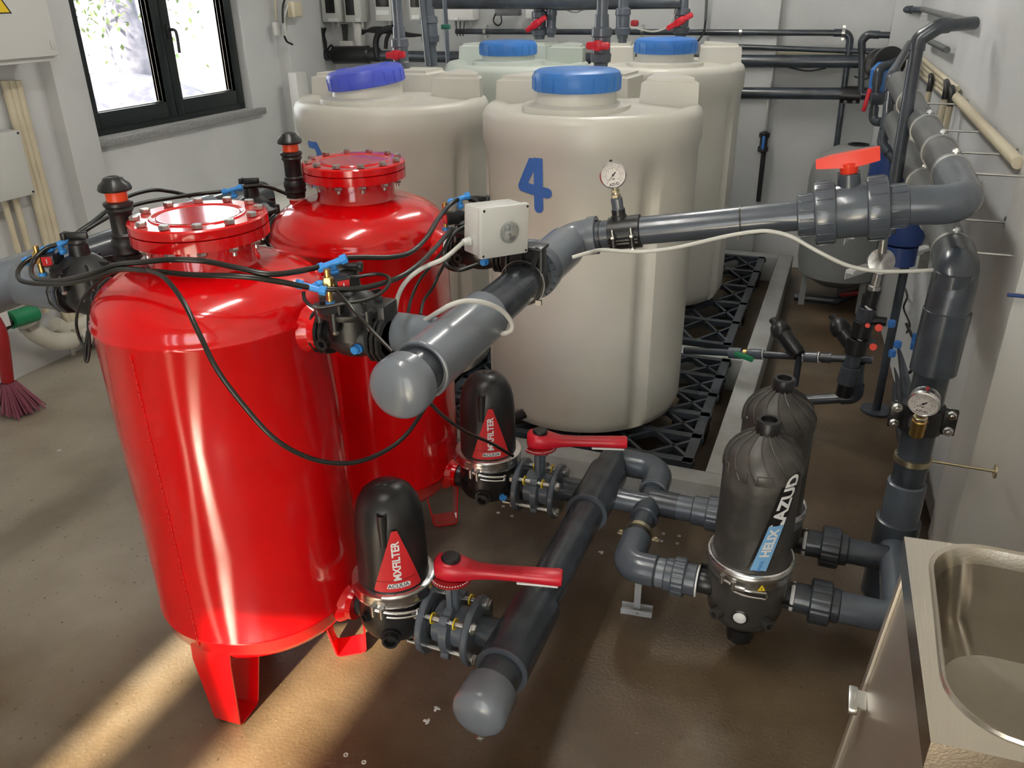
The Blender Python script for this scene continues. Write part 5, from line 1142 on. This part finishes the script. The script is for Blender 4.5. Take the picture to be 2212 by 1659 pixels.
# ---- wall boxes and cables left of the tanks
def wbox(px0, py0, px1, py1, Y, dep, label, m_='greybox', screen=None, lbl=None, glands=0):
    a, b_ = P(px0, py0, Y=Y), P(px1, py1, Y=Y); c = (a + b_) / 2; w_, h_ = abs(b_.x - a.x), abs(a.z - b_.z)
    t = thing('wall_box', label, 'box', V(c.x, Y + dep / 2, c.z - h_ / 2), 0, 'small enclosures on the back wall')
    build('case', MB().box((c.x, Y + dep / 2, c.z), (w_, dep, h_), bev=.006), m_, t)
    if screen: build('clear_lid', MB().box((c.x + screen[0] * w_, Y - .002, c.z + screen[1] * h_), (w_ * screen[2], .006, h_ * screen[3]), bev=.002), 'black', t)
    if lbl: build('paper_label', MB().box((c.x + lbl[0] * w_, Y - .003, c.z + lbl[1] * h_), (w_ * lbl[2], .004, h_ * lbl[3])), 'stw', t)
    for k in range(glands): build('cable_gland', MB().cyl((c.x + (k - (glands - 1) / 2) * .035, Y + dep / 2, c.z - h_ / 2), (c.x + (k - (glands - 1) / 2) * .035, Y + dep / 2, c.z - h_ / 2 - .03), .008, 10), 'greybox', t)
    return t
YW = YB - .12
wbox(688, -40, 736, 48, YW, .10, 'grey box with a dark window, leftmost on the back wall', 'greybox', (-.0, -.05, .5, .45), (.1, -.44, .5, .08), 2)
wbox(738, -40, 782, 48, YW, .10, 'grey box with dark window, second from left on the back wall', 'greybox', (-.15, -.1, .5, .45), (.3, -.44, .3, .08), 3)
wbox(805, -40, 846, 46, YW, .10, 'pale control box with a display above the violet lid, third from left', 'greybox', (0, .02, .8, .3), (0, -.28, .8, .12), 2)
wbox(880, -40, 912, 45, YW, .10, 'pale box with a blueish lid behind the thin shiny drop pipe', 'greybox', (0, .1, .7, .5), (0, -.40, .6, .10))
wbox(963, 20, 1022, 44, YW, .10, 'wide pale box with hanging cables right of the drop pipes', 'white', None, (-.2, -.35, .3, .25), 4)
wbox(1068, 20, 1120, 34, YW, .06, 'small grey bracket box with a coil of cable behind the rear tank', 'pvcw')
wbox(1135, 18, 1150, 40, YW, .06, 'tiny pale socket box left of the tilted red lever', 'white')
wbox(762, 50, 782, 108, YW + .03, .06, 'tall white trunking block below the second grey box', 'wallw')
wbox(732, 88, 762, 110, YW + .02, .07, 'white trunking box where cables enter above the black cylinder', 'wallw')
def wall_cables(pts, label, r=.006, m_='blackr'): solo('wall_cable', MB().tube(cr([P(x, y, Y=YW - .01) for x, y in pts], 6), r, 8), m_, label, 'cable', None, 'black cables on the back wall')
wall_cables([(697, 60), (700, 85), (706, 110), (725, 128), (738, 128)], 'black cable dropping left of the loop toward the black cylinder', .008)
wall_cables([(703, 60), (700, 75), (704, 90), (706, 108), (715, 98), (722, 108), (722, 120), (712, 126), (704, 115)], 'coiled black cable below the leftmost grey box', .007)
for k in range(4): wall_cables([(738 + k * 4, 52), (741 + k * 3, 70), (743 + k * 2, 88)], 'short black cable %s below the second grey box' % ('first', 'second', 'third', 'fourth')[k])
for k in range(4): wall_cables([(782, 74 - k * 3), (805, 60 + k * 3), (840, 62 + k * 3), (880, 72 + k * 2), (910, 76)], 'black cable %s of the bundle crossing above the violet lid' % ('first', 'second', 'third', 'lowest')[k], .007)
wall_cables([(815, 125), (812, 90), (822, 68), (850, 60)], 'thick black hose arching down beside the violet lid', .020)
wall_cables([(833, 105), (835, 85), (842, 70)], 'thick black hose beside the arching one', .013)
for k in range(3): wall_cables([(985 + k * 9, 46), (986 + k * 8, 62), (988 + k * 6, 78)], 'thin black cable %s below the wide pale box' % ('left', 'middle', 'right')[k], .004)
wall_cables([(1070, 30), (1066, 45), (1075, 55), (1083, 48), (1082, 34)], 'small coil of dark cable behind the rear tanks', .005)
# things on the left wall near the back corner
yc_ = P(600, 60, X=XL + .05)
t = thing('intercom', 'small white switch hanging on a cable right of the window', 'switch', P(597, 75, X=XL + .06)); build('case', MB().box(P(597, 62, X=XL + .06), (.03, .045, .075), bev=.006), 'white', t); build('cable', MB().tube([P(597, 45, X=XL + .06), P(592, -30, X=XL + .05)], .006, 8), 'cream', t)
t = thing('junction_box', 'small beige junction box right of the window with a looping cable', 'box', P(638, 35, X=XL + .15)); build('case', MB().box(P(637, 20, X=XL + .15), (.05, .085, .085), bev=.006), 'cream', t)
solo('wall_cable', MB().tube(cr([P(618, -10, X=XL + .13), P(611, 15, X=XL + .13), P(611, 50, X=XL + .13)], 6), .006, 8), 'blackr', 'black cable beside the beige junction box', 'cable')
solo('wall_cable', MB().tube(cr([P(622, 10, X=XL + .13), P(614, 45, X=XL + .13), P(620, 75, X=XL + .13), P(632, 95, X=XL + .13)], 6), .006, 8), 'cable', 'pale cable looping beneath the beige junction box', 'cable')
solo('wall_cable', MB().tube(cr([P(614, 78, X=XL + .13), P(620, 90, X=XL + .13), P(632, 96, X=XL + .13)], 6), .006, 8), 'blackr', 'black cable end below the pale loop near the corner', 'cable')
solo('cable_trunking', MB().box((P(640, 210, X=XL + .15).x, P(648, 210, X=XL + .15).y, .62), (.06, .11, 1.0), bev=.004), 'wallw', 'white vertical cable trunking on the corner pilaster', 'trunking')
# ---- left wall foreground: cabinet, conduits, junction box, drain, broom
cb = P(135, 131, X=XL + .24); ca = P(0, 148, X=XL + .24)
t = thing('electrical_cabinet', 'large white electrical cabinet with a yellow warning triangle at the top left', 'cabinet', (XL + .12, cb.y - .35, cb.z))
build('case', MB().box((XL + .11, cb.y - .40, cb.z + .45), (.21, .80, .90), bev=.004), 'white', t)
d_ = build('door', MB().box((XL + .226, cb.y - .40, cb.z + .455), (.022, .79, .87), bev=.006), 'white', t)
kz = P(114, 97, X=XL + .24); build('lock', MB().box((XL + .239, kz.y, kz.z), (.004, .018, .035), bev=.002), 'greybox', d_)
tz = P(-14, 10, X=XL + .24); b = MB()
def tri(b, s_, x): b.add([V(x, tz.y - s_, tz.z - s_ * .45), V(x, tz.y + s_, tz.z - s_ * .45), V(x, tz.y, tz.z + s_ * 1.28)], [(0, 1, 2)])
tri(b, .072, XL + .2385); w2 = build('warning_triangle', b, 'blk', d_); b = MB(); tri(b, .062, XL + .2395); build('triangle_field', b, 'ylw', w2)
build('lightning_mark', MB().add([V(XL + .2405, tz.y + a, tz.z + c) for a, c in ((-.004, .045), (.010, .045), (.002, .018), (.012, .018), (-.006, -.022), (.0, .008), (-.010, .008))], [(0, 1, 2, 5, 6), (2, 3, 4, 5)]), 'blk', w2)
gl_ = 'cream conduits on the left wall'
for k, (x0_, x1_) in enumerate(((14, 84), (27, 96), (41, 108))):
    a = P(x0_, 185, X=XL + .03); z1_ = P(x1_, 540, X=XL + .03).z
    run('wall_conduit', 'cream vertical conduit on the left wall, %s of three below the cabinet' % ('left', 'middle', 'right')[k], [V(XL + .025, a.y, a.z + .02), V(XL + .025, a.y, z1_ - .45)], .017, 'cream', fit=False, group=gl_)
a = P(30, 420, X=XL + .03); run('wall_conduit', 'cream conduit dropping from the pale junction box on the left wall', [a, V(a.x, a.y, .25)], .014, 'cream', fit=False, group=gl_)
a = P(5, 420, X=XL + .03); run('wall_conduit', 'cream conduit at the far left edge below the junction box', [V(a.x, a.y, a.z + .0), V(a.x, a.y, .25)], .013, 'cream', fit=False, group=gl_)
ja = P(25, 358, X=XL + .09)
t = thing('junction_box', 'pale square junction box screwed to the left wall over the conduits', 'box', ja - V(0, 0, .14)); build('case', MB().box((XL + .045, ja.y - .02, ja.z), (.09, .20, .27), bev=.008), 'greybox', t)
for sy, sz in ((-1, 1), (1, 1), (-1, -1), (1, -1)): build('screw', MB().cyl((XL + .09, ja.y - .02 + sy * .088, ja.z + sz * .122), (XL + .092, ja.y - .02 + sy * .088, ja.z + sz * .122), .005, 10), 'blk', t)
p = P(5, 466, X=XL + .02); solo('wall_hook', MB().torus(p, (1, 0, 0), .012, .004, 16, 6).cyl(p, p - V(.02, 0, 0), .004, 8), 'steel', 'small metal hook on the left wall near the photo edge', 'hook')
pts = [P(55, 690, X=XL + .10), P(72, 715, X=XL + .10), P(110, 735, X=XL + .10), P(150, 735, X=XL + .10), P(215, 715, X=XL + .10), P(300, 680, X=XL + .10)]
t = thing('drain_pipe', 'white curved drain pipe clamped low on the left wall', 'pipe', pts[2] - V(0, 0, .05)); build('pipe', MB().tube(cr(pts, 8), .040, 24), 'offw', t)
for q in (0, 3):
    d_ = (pts[q + 1] - pts[q]).normalized(); build('clamp', MB().ring_(pts[q] + d_ * .02, d_, .046, .040, .02, 24).box(pts[q] - V(0, 0, .058), (.01, .02, .035)), 'steel', t)
pts = [P(118, 700, X=XL + .06), P(150, 712, X=XL + .06), P(200, 690, X=XL + .06), P(240, 675, X=XL + .06)]
solo('drain_pipe', MB().tube(cr(pts, 8), .035, 20), 'offw', 'second pale pipe behind the curved drain pipe', 'pipe')
b = MB().cyl(P(22, 692, X=XL + .16), P(75, 675, X=XL + .16), .038, 20); solo('tool_grip', b, 'green', 'bright green tube grip below the left pipe tee', 'handle', P(40, 700, X=XL + .16))
b = MB().tube(cr([P(-20, 712, X=XL + .16), P(5, 706, X=XL + .16), P(22, 694, X=XL + .16)], 6), .022, 12); solo('tool_shaft', b, 'blackr', 'black shaft leading to the green grip at left edge', 'handle')
c = P(0, 688, X=XL + .19); solo('tag_plate', MB().box(c, (.004, .075, .085)), 'stw', 'small blank white tag at the far left edge by the green grip', 'tag')
t = thing('broom', 'red handled broom with pink bristles leaning at the far left edge', 'broom', P(25, 885, Z=0))
br = [P(-12, 690, Y=P(25, 885, Z=0).y), P(2, 720, Y=P(25, 885, Z=0).y), P(10, 770, Y=P(25, 885, Z=0).y), P(16, 822, Y=P(25, 885, Z=0).y)]
build('handle', MB().tube(cr(br, 6), .024, 14), 'redd', t)
b0 = P(18, 826, Y=P(25, 885, Z=0).y); b = MB()
for k in range(240):
    u_, v_ = random.random(), random.random() - .5; tp_ = b0 + V((u_ - .5) * .05, v_ * .05, 0); e = V((u_ - .5) * .16, v_ * .10, -b0.z + .004 + .02 * random.random()); b.tube([tp_, tp_ + e * .5, tp_ + e], .0032, 4, False)
o = build('bristles', b, 'bristle', t); o['kind'] = 'stuff'
# low pale plastic container along the left wall, behind the far red tank
c0 = P(655, 378, X=XL + .04); b = MB().box((XL + .42, c0.y - .55, .24), (.78, 1.5, .47), bev=.05)
solo('low_container', b, 'pe', 'low milky plastic container against the left wall behind the red tanks', 'container', (XL + .42, c0.y - .55, 0))

# ================================================================ right aisle: vessel, pumps, small filters, valves
c = P(1852, 330, Y=4.55); zt_ = c.z + .02
t = thing('pressure_vessel', 'grey rounded pressure vessel with a dark top opening, behind the ball valve', 'tank', (c.x, 4.55, 0)); F = TR(c.x, 4.55, 0)
build('tank_body', MB(F).lathe([(.10, .12), (.20, .18), (.212, .25), (.212, zt_ - .15), (.205, zt_ - .09), (.17, zt_ - .03), (.11, zt_ + .005), (.05, zt_ + .018), (.048, zt_ + .01), (.001, zt_)], n=56), 'gtank', t)
build('opening', MB(F).ring_((0, 0, zt_ + .010), (0, 0, 1), .05, .036, .014, 28).lathe([(.036, zt_ + .012), (.001, zt_ + .0125)], n=24), 'blackr', t)
for k in range(3):
    a = R(200 + 120 * k); build('leg', MB(F).box((.17 * math.cos(a), .17 * math.sin(a), .11), (.03, .03, .22)), 'gtank', t)
def pump(px, py, Y, label):
    c = P(px, py, Y=Y); t = thing('pump', label, 'pump', c - V(0, 0, .1)); 
    build('motor', MB().lathe([(.03, -.10), (.07, -.09), (.075, -.05), (.075, .08), (.05, .10)], c, (0, 0, 1), 28, fn=lambda r, z, a: r * (1 + .03 * (math.cos(16 * a) > 0)) if r > .07 else r), 'pump', t)
    build('base', MB().cyl(c - V(0, 0, .17), c - V(0, 0, .10), .06, 20), 'pump', t); build('stand', MB().cyl((c.x + .03, c.y + .03, 0), (c.x + .03, c.y + .03, c.z - .16), .016, 14).cyl((c.x + .03, c.y + .03, 0), (c.x + .03, c.y + .03, .01), .06, 20), 'pvcd', t)
pump(1918, 365, 4.0, 'blue pump motor beside the grey pressure vessel')
pump(1958, 470, 3.25, 'blue pump motor below the big elbow, nearer than the other')
# flow meter and valve chain
fm = P(1903, 565, Y=2.95)
t = thing('flow_meter', 'round brushed metal meter hanging below the ball valve', 'meter', fm - V(0, 0, .06)); G = frame(fm, (1, .1, 0))
build('dial_body', MB(G).lathe([(.030, -.03), (.043, -.025), (.045, .0), (.043, .012), (.0001, .016)], (0, 0, 0), (0, -1, .35), 40), 'chrome', t)
for s_ in (-1, 1): build('nozzle', MB().lathe([(.014, .03), (.014, .085), (.020, .088), (.020, .10)], fm, (-.06, 0, s_), 20), 'steel', t)
build('upper_pipe', MB().tube(cr([fm + V(.006, 0, .10), fm + V(.012, .01, .16), fm + V(.04, .03, .24)], 6), .022, 16), 'pvc', t)
bx = fm - V(.006, 0, .10)
t = thing('valve_cluster', 'dark vertical chain of small valves with white thread rings below the meter', 'valve', bx - V(.04, 0, .42))
prev = bx; zz = 0
for k, (h_, r_, mm, nm) in enumerate(((.06, .024, 'blackr', 'union'), (.006, .026, 'stw', 'tape_ring'), (.05, .030, 'pvcd', 'tee'), (.06, .034, 'blackr', 'valve_body'), (.006, .027, 'stw', 'tape_ring'), (.06, .036, 'blackr', 'valve_body'), (.05, .026, 'pvcd', 'union'), (.07, .034, 'pvcd', 'tee'), (.05, .028, 'blackr', 'union'))):
    q = prev + V(-.004, 0, -h_); build(nm, MB().cyl(prev, q, r_, 18, bev=.002), mm, t); prev = q
for (px, py) in ((1898, 708), (1886, 749)): c = P(px, py, Y=2.88); build('red_knob', MB().hexa(c, (0, -1, .3), .013, .012, 8), 'red3', t)
side = P(1868, 690, Y=2.95); build('side_valve', MB().cyl(side + V(0, 0, .09), side - V(0, 0, .04), .022, 16).cyl(side, side + V(.07, 0, 0), .016, 14), 'blackr', t); build('tape_ring', MB().cyl(side - V(0, 0, .04), side - V(0, 0, .046), .023, 16), 'stw', t); c = P(1874, 703, Y=2.91); build('red_knob', MB().hexa(c, (0, -1, .3), .009, .01, 8), 'red3', t)
# wall shelf brackets
for (x0_, y0_, x1_, y1_, lab) in ((1835, 588, 1992, 600, 'white painted steel shelf arm in front of the meter, lower of two'), (1835, 512, 1935, 545, 'white painted steel shelf arm behind the meter, upper of two')):
    a, b_ = P(x0_, y0_, Y=3.0), PW(x1_, y1_, .01); b_ = V(b_.x, b_.y, a.z); F = frame((a + b_) / 2, b_ - a); solo('shelf_bracket', MB(F).box((0, 0, 0), ((b_ - a).length, .03, .012)).box((0, .014, -.015), ((b_ - a).length, .003, .03)), 'white', lab, 'bracket')
    solo('bracket_plate', MB(F).box(((b_ - a).length / 2, 0, -.02), (.008, .05, .14)), 'steel', 'metal wall plate holding the %s shelf arm' % ('lower' if 'lower' in lab else 'upper'), 'bracket')
# small tilted filters
for (x0_, y0_, x1_, y1_, lab) in ((1677, 702, 1727, 768, 'small black tilted filter cup left in the aisle, over the thin pipe'), (1805, 695, 1857, 768, 'small black tilted filter cup right in the aisle, beside the valve chain')):
    a, b_ = P(x0_, y0_, Y=3.12), P(x1_, y1_, Y=3.02); d = (b_ - a).normalized(); L_ = (b_ - a).length
    t = thing('small_filter', lab, 'filter', b_, 0, 'small tilted filter cups'); build('cup', MB().lathe([(.030, L_ * .3), (.030, L_ * .9), (.024, L_ * 1.0), (.001, L_ * 1.02)], a, d, 24), 'black', t)
    build('head', MB().lathe([(.010, -.01), (.026, .0), (.036, .02), (.037, L_ * .28), (.031, L_ * .34)], a, d, 20), 'black', t); build('cap', MB().cyl(a - d * .03, a, .014, 8), 'black', t)
    build('mount', MB().cyl(b_ - V(.0, 0, .0), V(b_.x, b_.y, .18), .012, 10), 'pvcd', t)
za = P(1480, 757, Y=3.1).z
t = thing('aisle_pipe', 'thin dark pipe with white thread rings crossing the aisle at low height', 'pipe', P(1650, 765, Y=3.1) - V(0, 0, .03))
pa, pb_ = P(1478, 757, Y=3.1), P(1885, 778, Y=3.0); build('pipe', MB().cyl(pa, pb_, .014, 16), 'pvcd', t); dd = pb_ - pa
for f0, f1, nm, mm, r_ in ((.26, .33, 'valve_body', 'pvc', .022), (.34, .36, 'brass_joint', 'brass', .018), (.37, .44, 'sleeve', 'pvc', .020), (.445, .45, 'tape_ring', 'stw', .021), (.66, .73, 'sleeve', 'pvc', .020), (.735, .74, 'tape_ring', 'stw', .021), (.75, .80, 'sleeve', 'pvcd', .019), (.655, .66, 'tape_ring', 'stw', .021)):
    build(nm, MB().cyl(pa + dd * f0, pa + dd * f1, r_, 18), mm, t)
c = P(1607, 770, Y=3.02); build('green_lever', MB().box(c, (.075, .02, .018), Matrix.Rotation(R(15), 4, 'Y'), bev=.004), 'green', t)
c = P(1831, 795, Y=2.95); solo('valve_lever', MB().box(c, (.022, .02, .075), bev=.004).box(c + V(.012, 0, .02), (.03, .018, .02), bev=.003), 'green', 'green lever hanging below the thin aisle pipe', 'lever')
c0, c1 = P(1856, 785, Y=3.0), P(1850, 858, Y=3.0)
run('aisle_drain', 'dark valve pipe dropping from the aisle pipe and running left over the floor', [c0, c1, P(1700, 866, Y=3.0)], .020, 'pvcd', .03)
run('aisle_pipe', 'dark pipe on the floor of the aisle behind the small filters', [P(1716, 640, Z=.03), P(1805, 650, Z=.03), P(1850, 632, Z=.03)], .022, 'pvcd', .03, fit=False)
c = P(1835, 634, Z=.065); solo('valve_lever', MB().box(c, (.10, .03, .025), Matrix.Rotation(R(-15), 4, 'Y'), bev=.006), 'redd', 'dull red lever on the floor pipe in the aisle', 'lever')
# dark hoses along the foot of the right wall
for k, (pts, r_) in enumerate((([(1905, 630, .30), (1925, 760, .20), (1945, 900, .10), (1962, 1000, .06), (1970, 1100, .05)], .024), ([(1930, 620, .30), (1948, 750, .2), (1962, 880, .12), (1975, 980, .1), (1982, 1060, .08)], .020), ([(1918, 640, .22), (1935, 760, .15), (1950, 880, .08), (1965, 960, .05)], .016))):
    pp = [P(x, y, X=.36) for x, y, z in pts]; solo('floor_hose', MB().tube(cr(pp, 6), r_, 16), 'pvcd', 'dark pipe running along the foot of the right wall, %s of three' % ('left', 'right', 'middle')[k], 'pipe', pp[-1], 'dark pipes at the foot of the right wall')
b = MB().tube(cr([PW(1950, 612, .02), PW(1960, 640, .03), PW(1952, 665, .02), PW(1965, 700, .02), PW(1958, 720, .03)], 6), .004, 6); solo('wall_cable', b, 'blackr', 'tied bundle of thin black cables on the right wall', 'cable')
b = MB().tube(cr([PW(1958, 700, .03), PW(1975, 735, .03), PW(1985, 755, .03), PW(1975, 790, .03), PW(1965, 805, .03)], 6), .006, 8); solo('wall_cable', b, 'blackr', 'thin black hose curving on the right wall beside the riser', 'hose')
c = PW(1976, 738, .04); solo('tube_fitting', MB().cyl(c - V(0, 0, .03), c + V(0, 0, .03), .012, 10).cyl(c, c + V(0, -.03, 0), .010, 10), 'lidb', 'blue fitting on the thin hose on the right wall', 'tube fitting')
for px, py, q in ((1925, 706, 'upper'), (1938, 751, 'middle'), (1926, 770, 'lower')):
    c = P(px, py, Y=2.75); solo('tube_fitting', MB().hexa(c, (0, 0, 1), .012, .022, 8), 'lidb', 'small blue plug beside the valve chain, %s of three' % q, 'tube fitting', c, 'small blue plugs by the valve chain')
solo('wall_pen', MB().cyl(PW(2178, 637, .0) if False else P(2176, 637, Y=yB_ - .012), P(2230, 642, Y=yB_ - .012), .0045, 12), 'pump', 'dark blue rod fixed across the white pillar at the right edge', 'rod')
# small marks and washers on the floor
gw = 'small pale washers on the floor'
for k, (px, py, q) in enumerate(((1087, 1094, 'left of four by far valve'), (1116, 1099, 'top right of four by the far valve'), (1076, 1108, 'lowest left of four by the far valve'), (1106, 1115, 'lowest right of four by the far valve'), (1433, 1153, 'top left of four by the near elbow'), (1467, 1158, 'top right of four by the near elbow'), (1429, 1169, 'bottom left of four by the near elbow'), (1463, 1174, 'bottom right of four by near elbow'), (747, 1631, 'front one at the bottom of the photo'), (786, 1647, 'second one at the bottom edge'))):
    c = P(px, py, Z=.0); solo('washer', MB().ring_(c, (0, 0, 1), .0055, .0025, .0015, 14), 'chip', 'small pale washer on the brown floor, %s' % q, 'washer', c, gw)
for (px, py, q) in ((943, 1531, 'left of the floor manifold cap'), (922, 1558, 'smallest, left of manifold cap'), (1299, 1193, 'between floor manifold and near elbow'), (128, 973, 'on pale floor at the left')):
    c = P(px, py, Z=.0); solo('debris', MB().lathe([(.008, 0), (.006, .002), (.001, .003)], c, n=9, fn=lambda r, t, a: r * (1 + .4 * math.sin(3 * a + px) + .2 * math.cos(5 * a))), 'chip', 'tiny white scrap on the floor, %s' % q, 'debris', c, 'tiny white scraps on the floor')
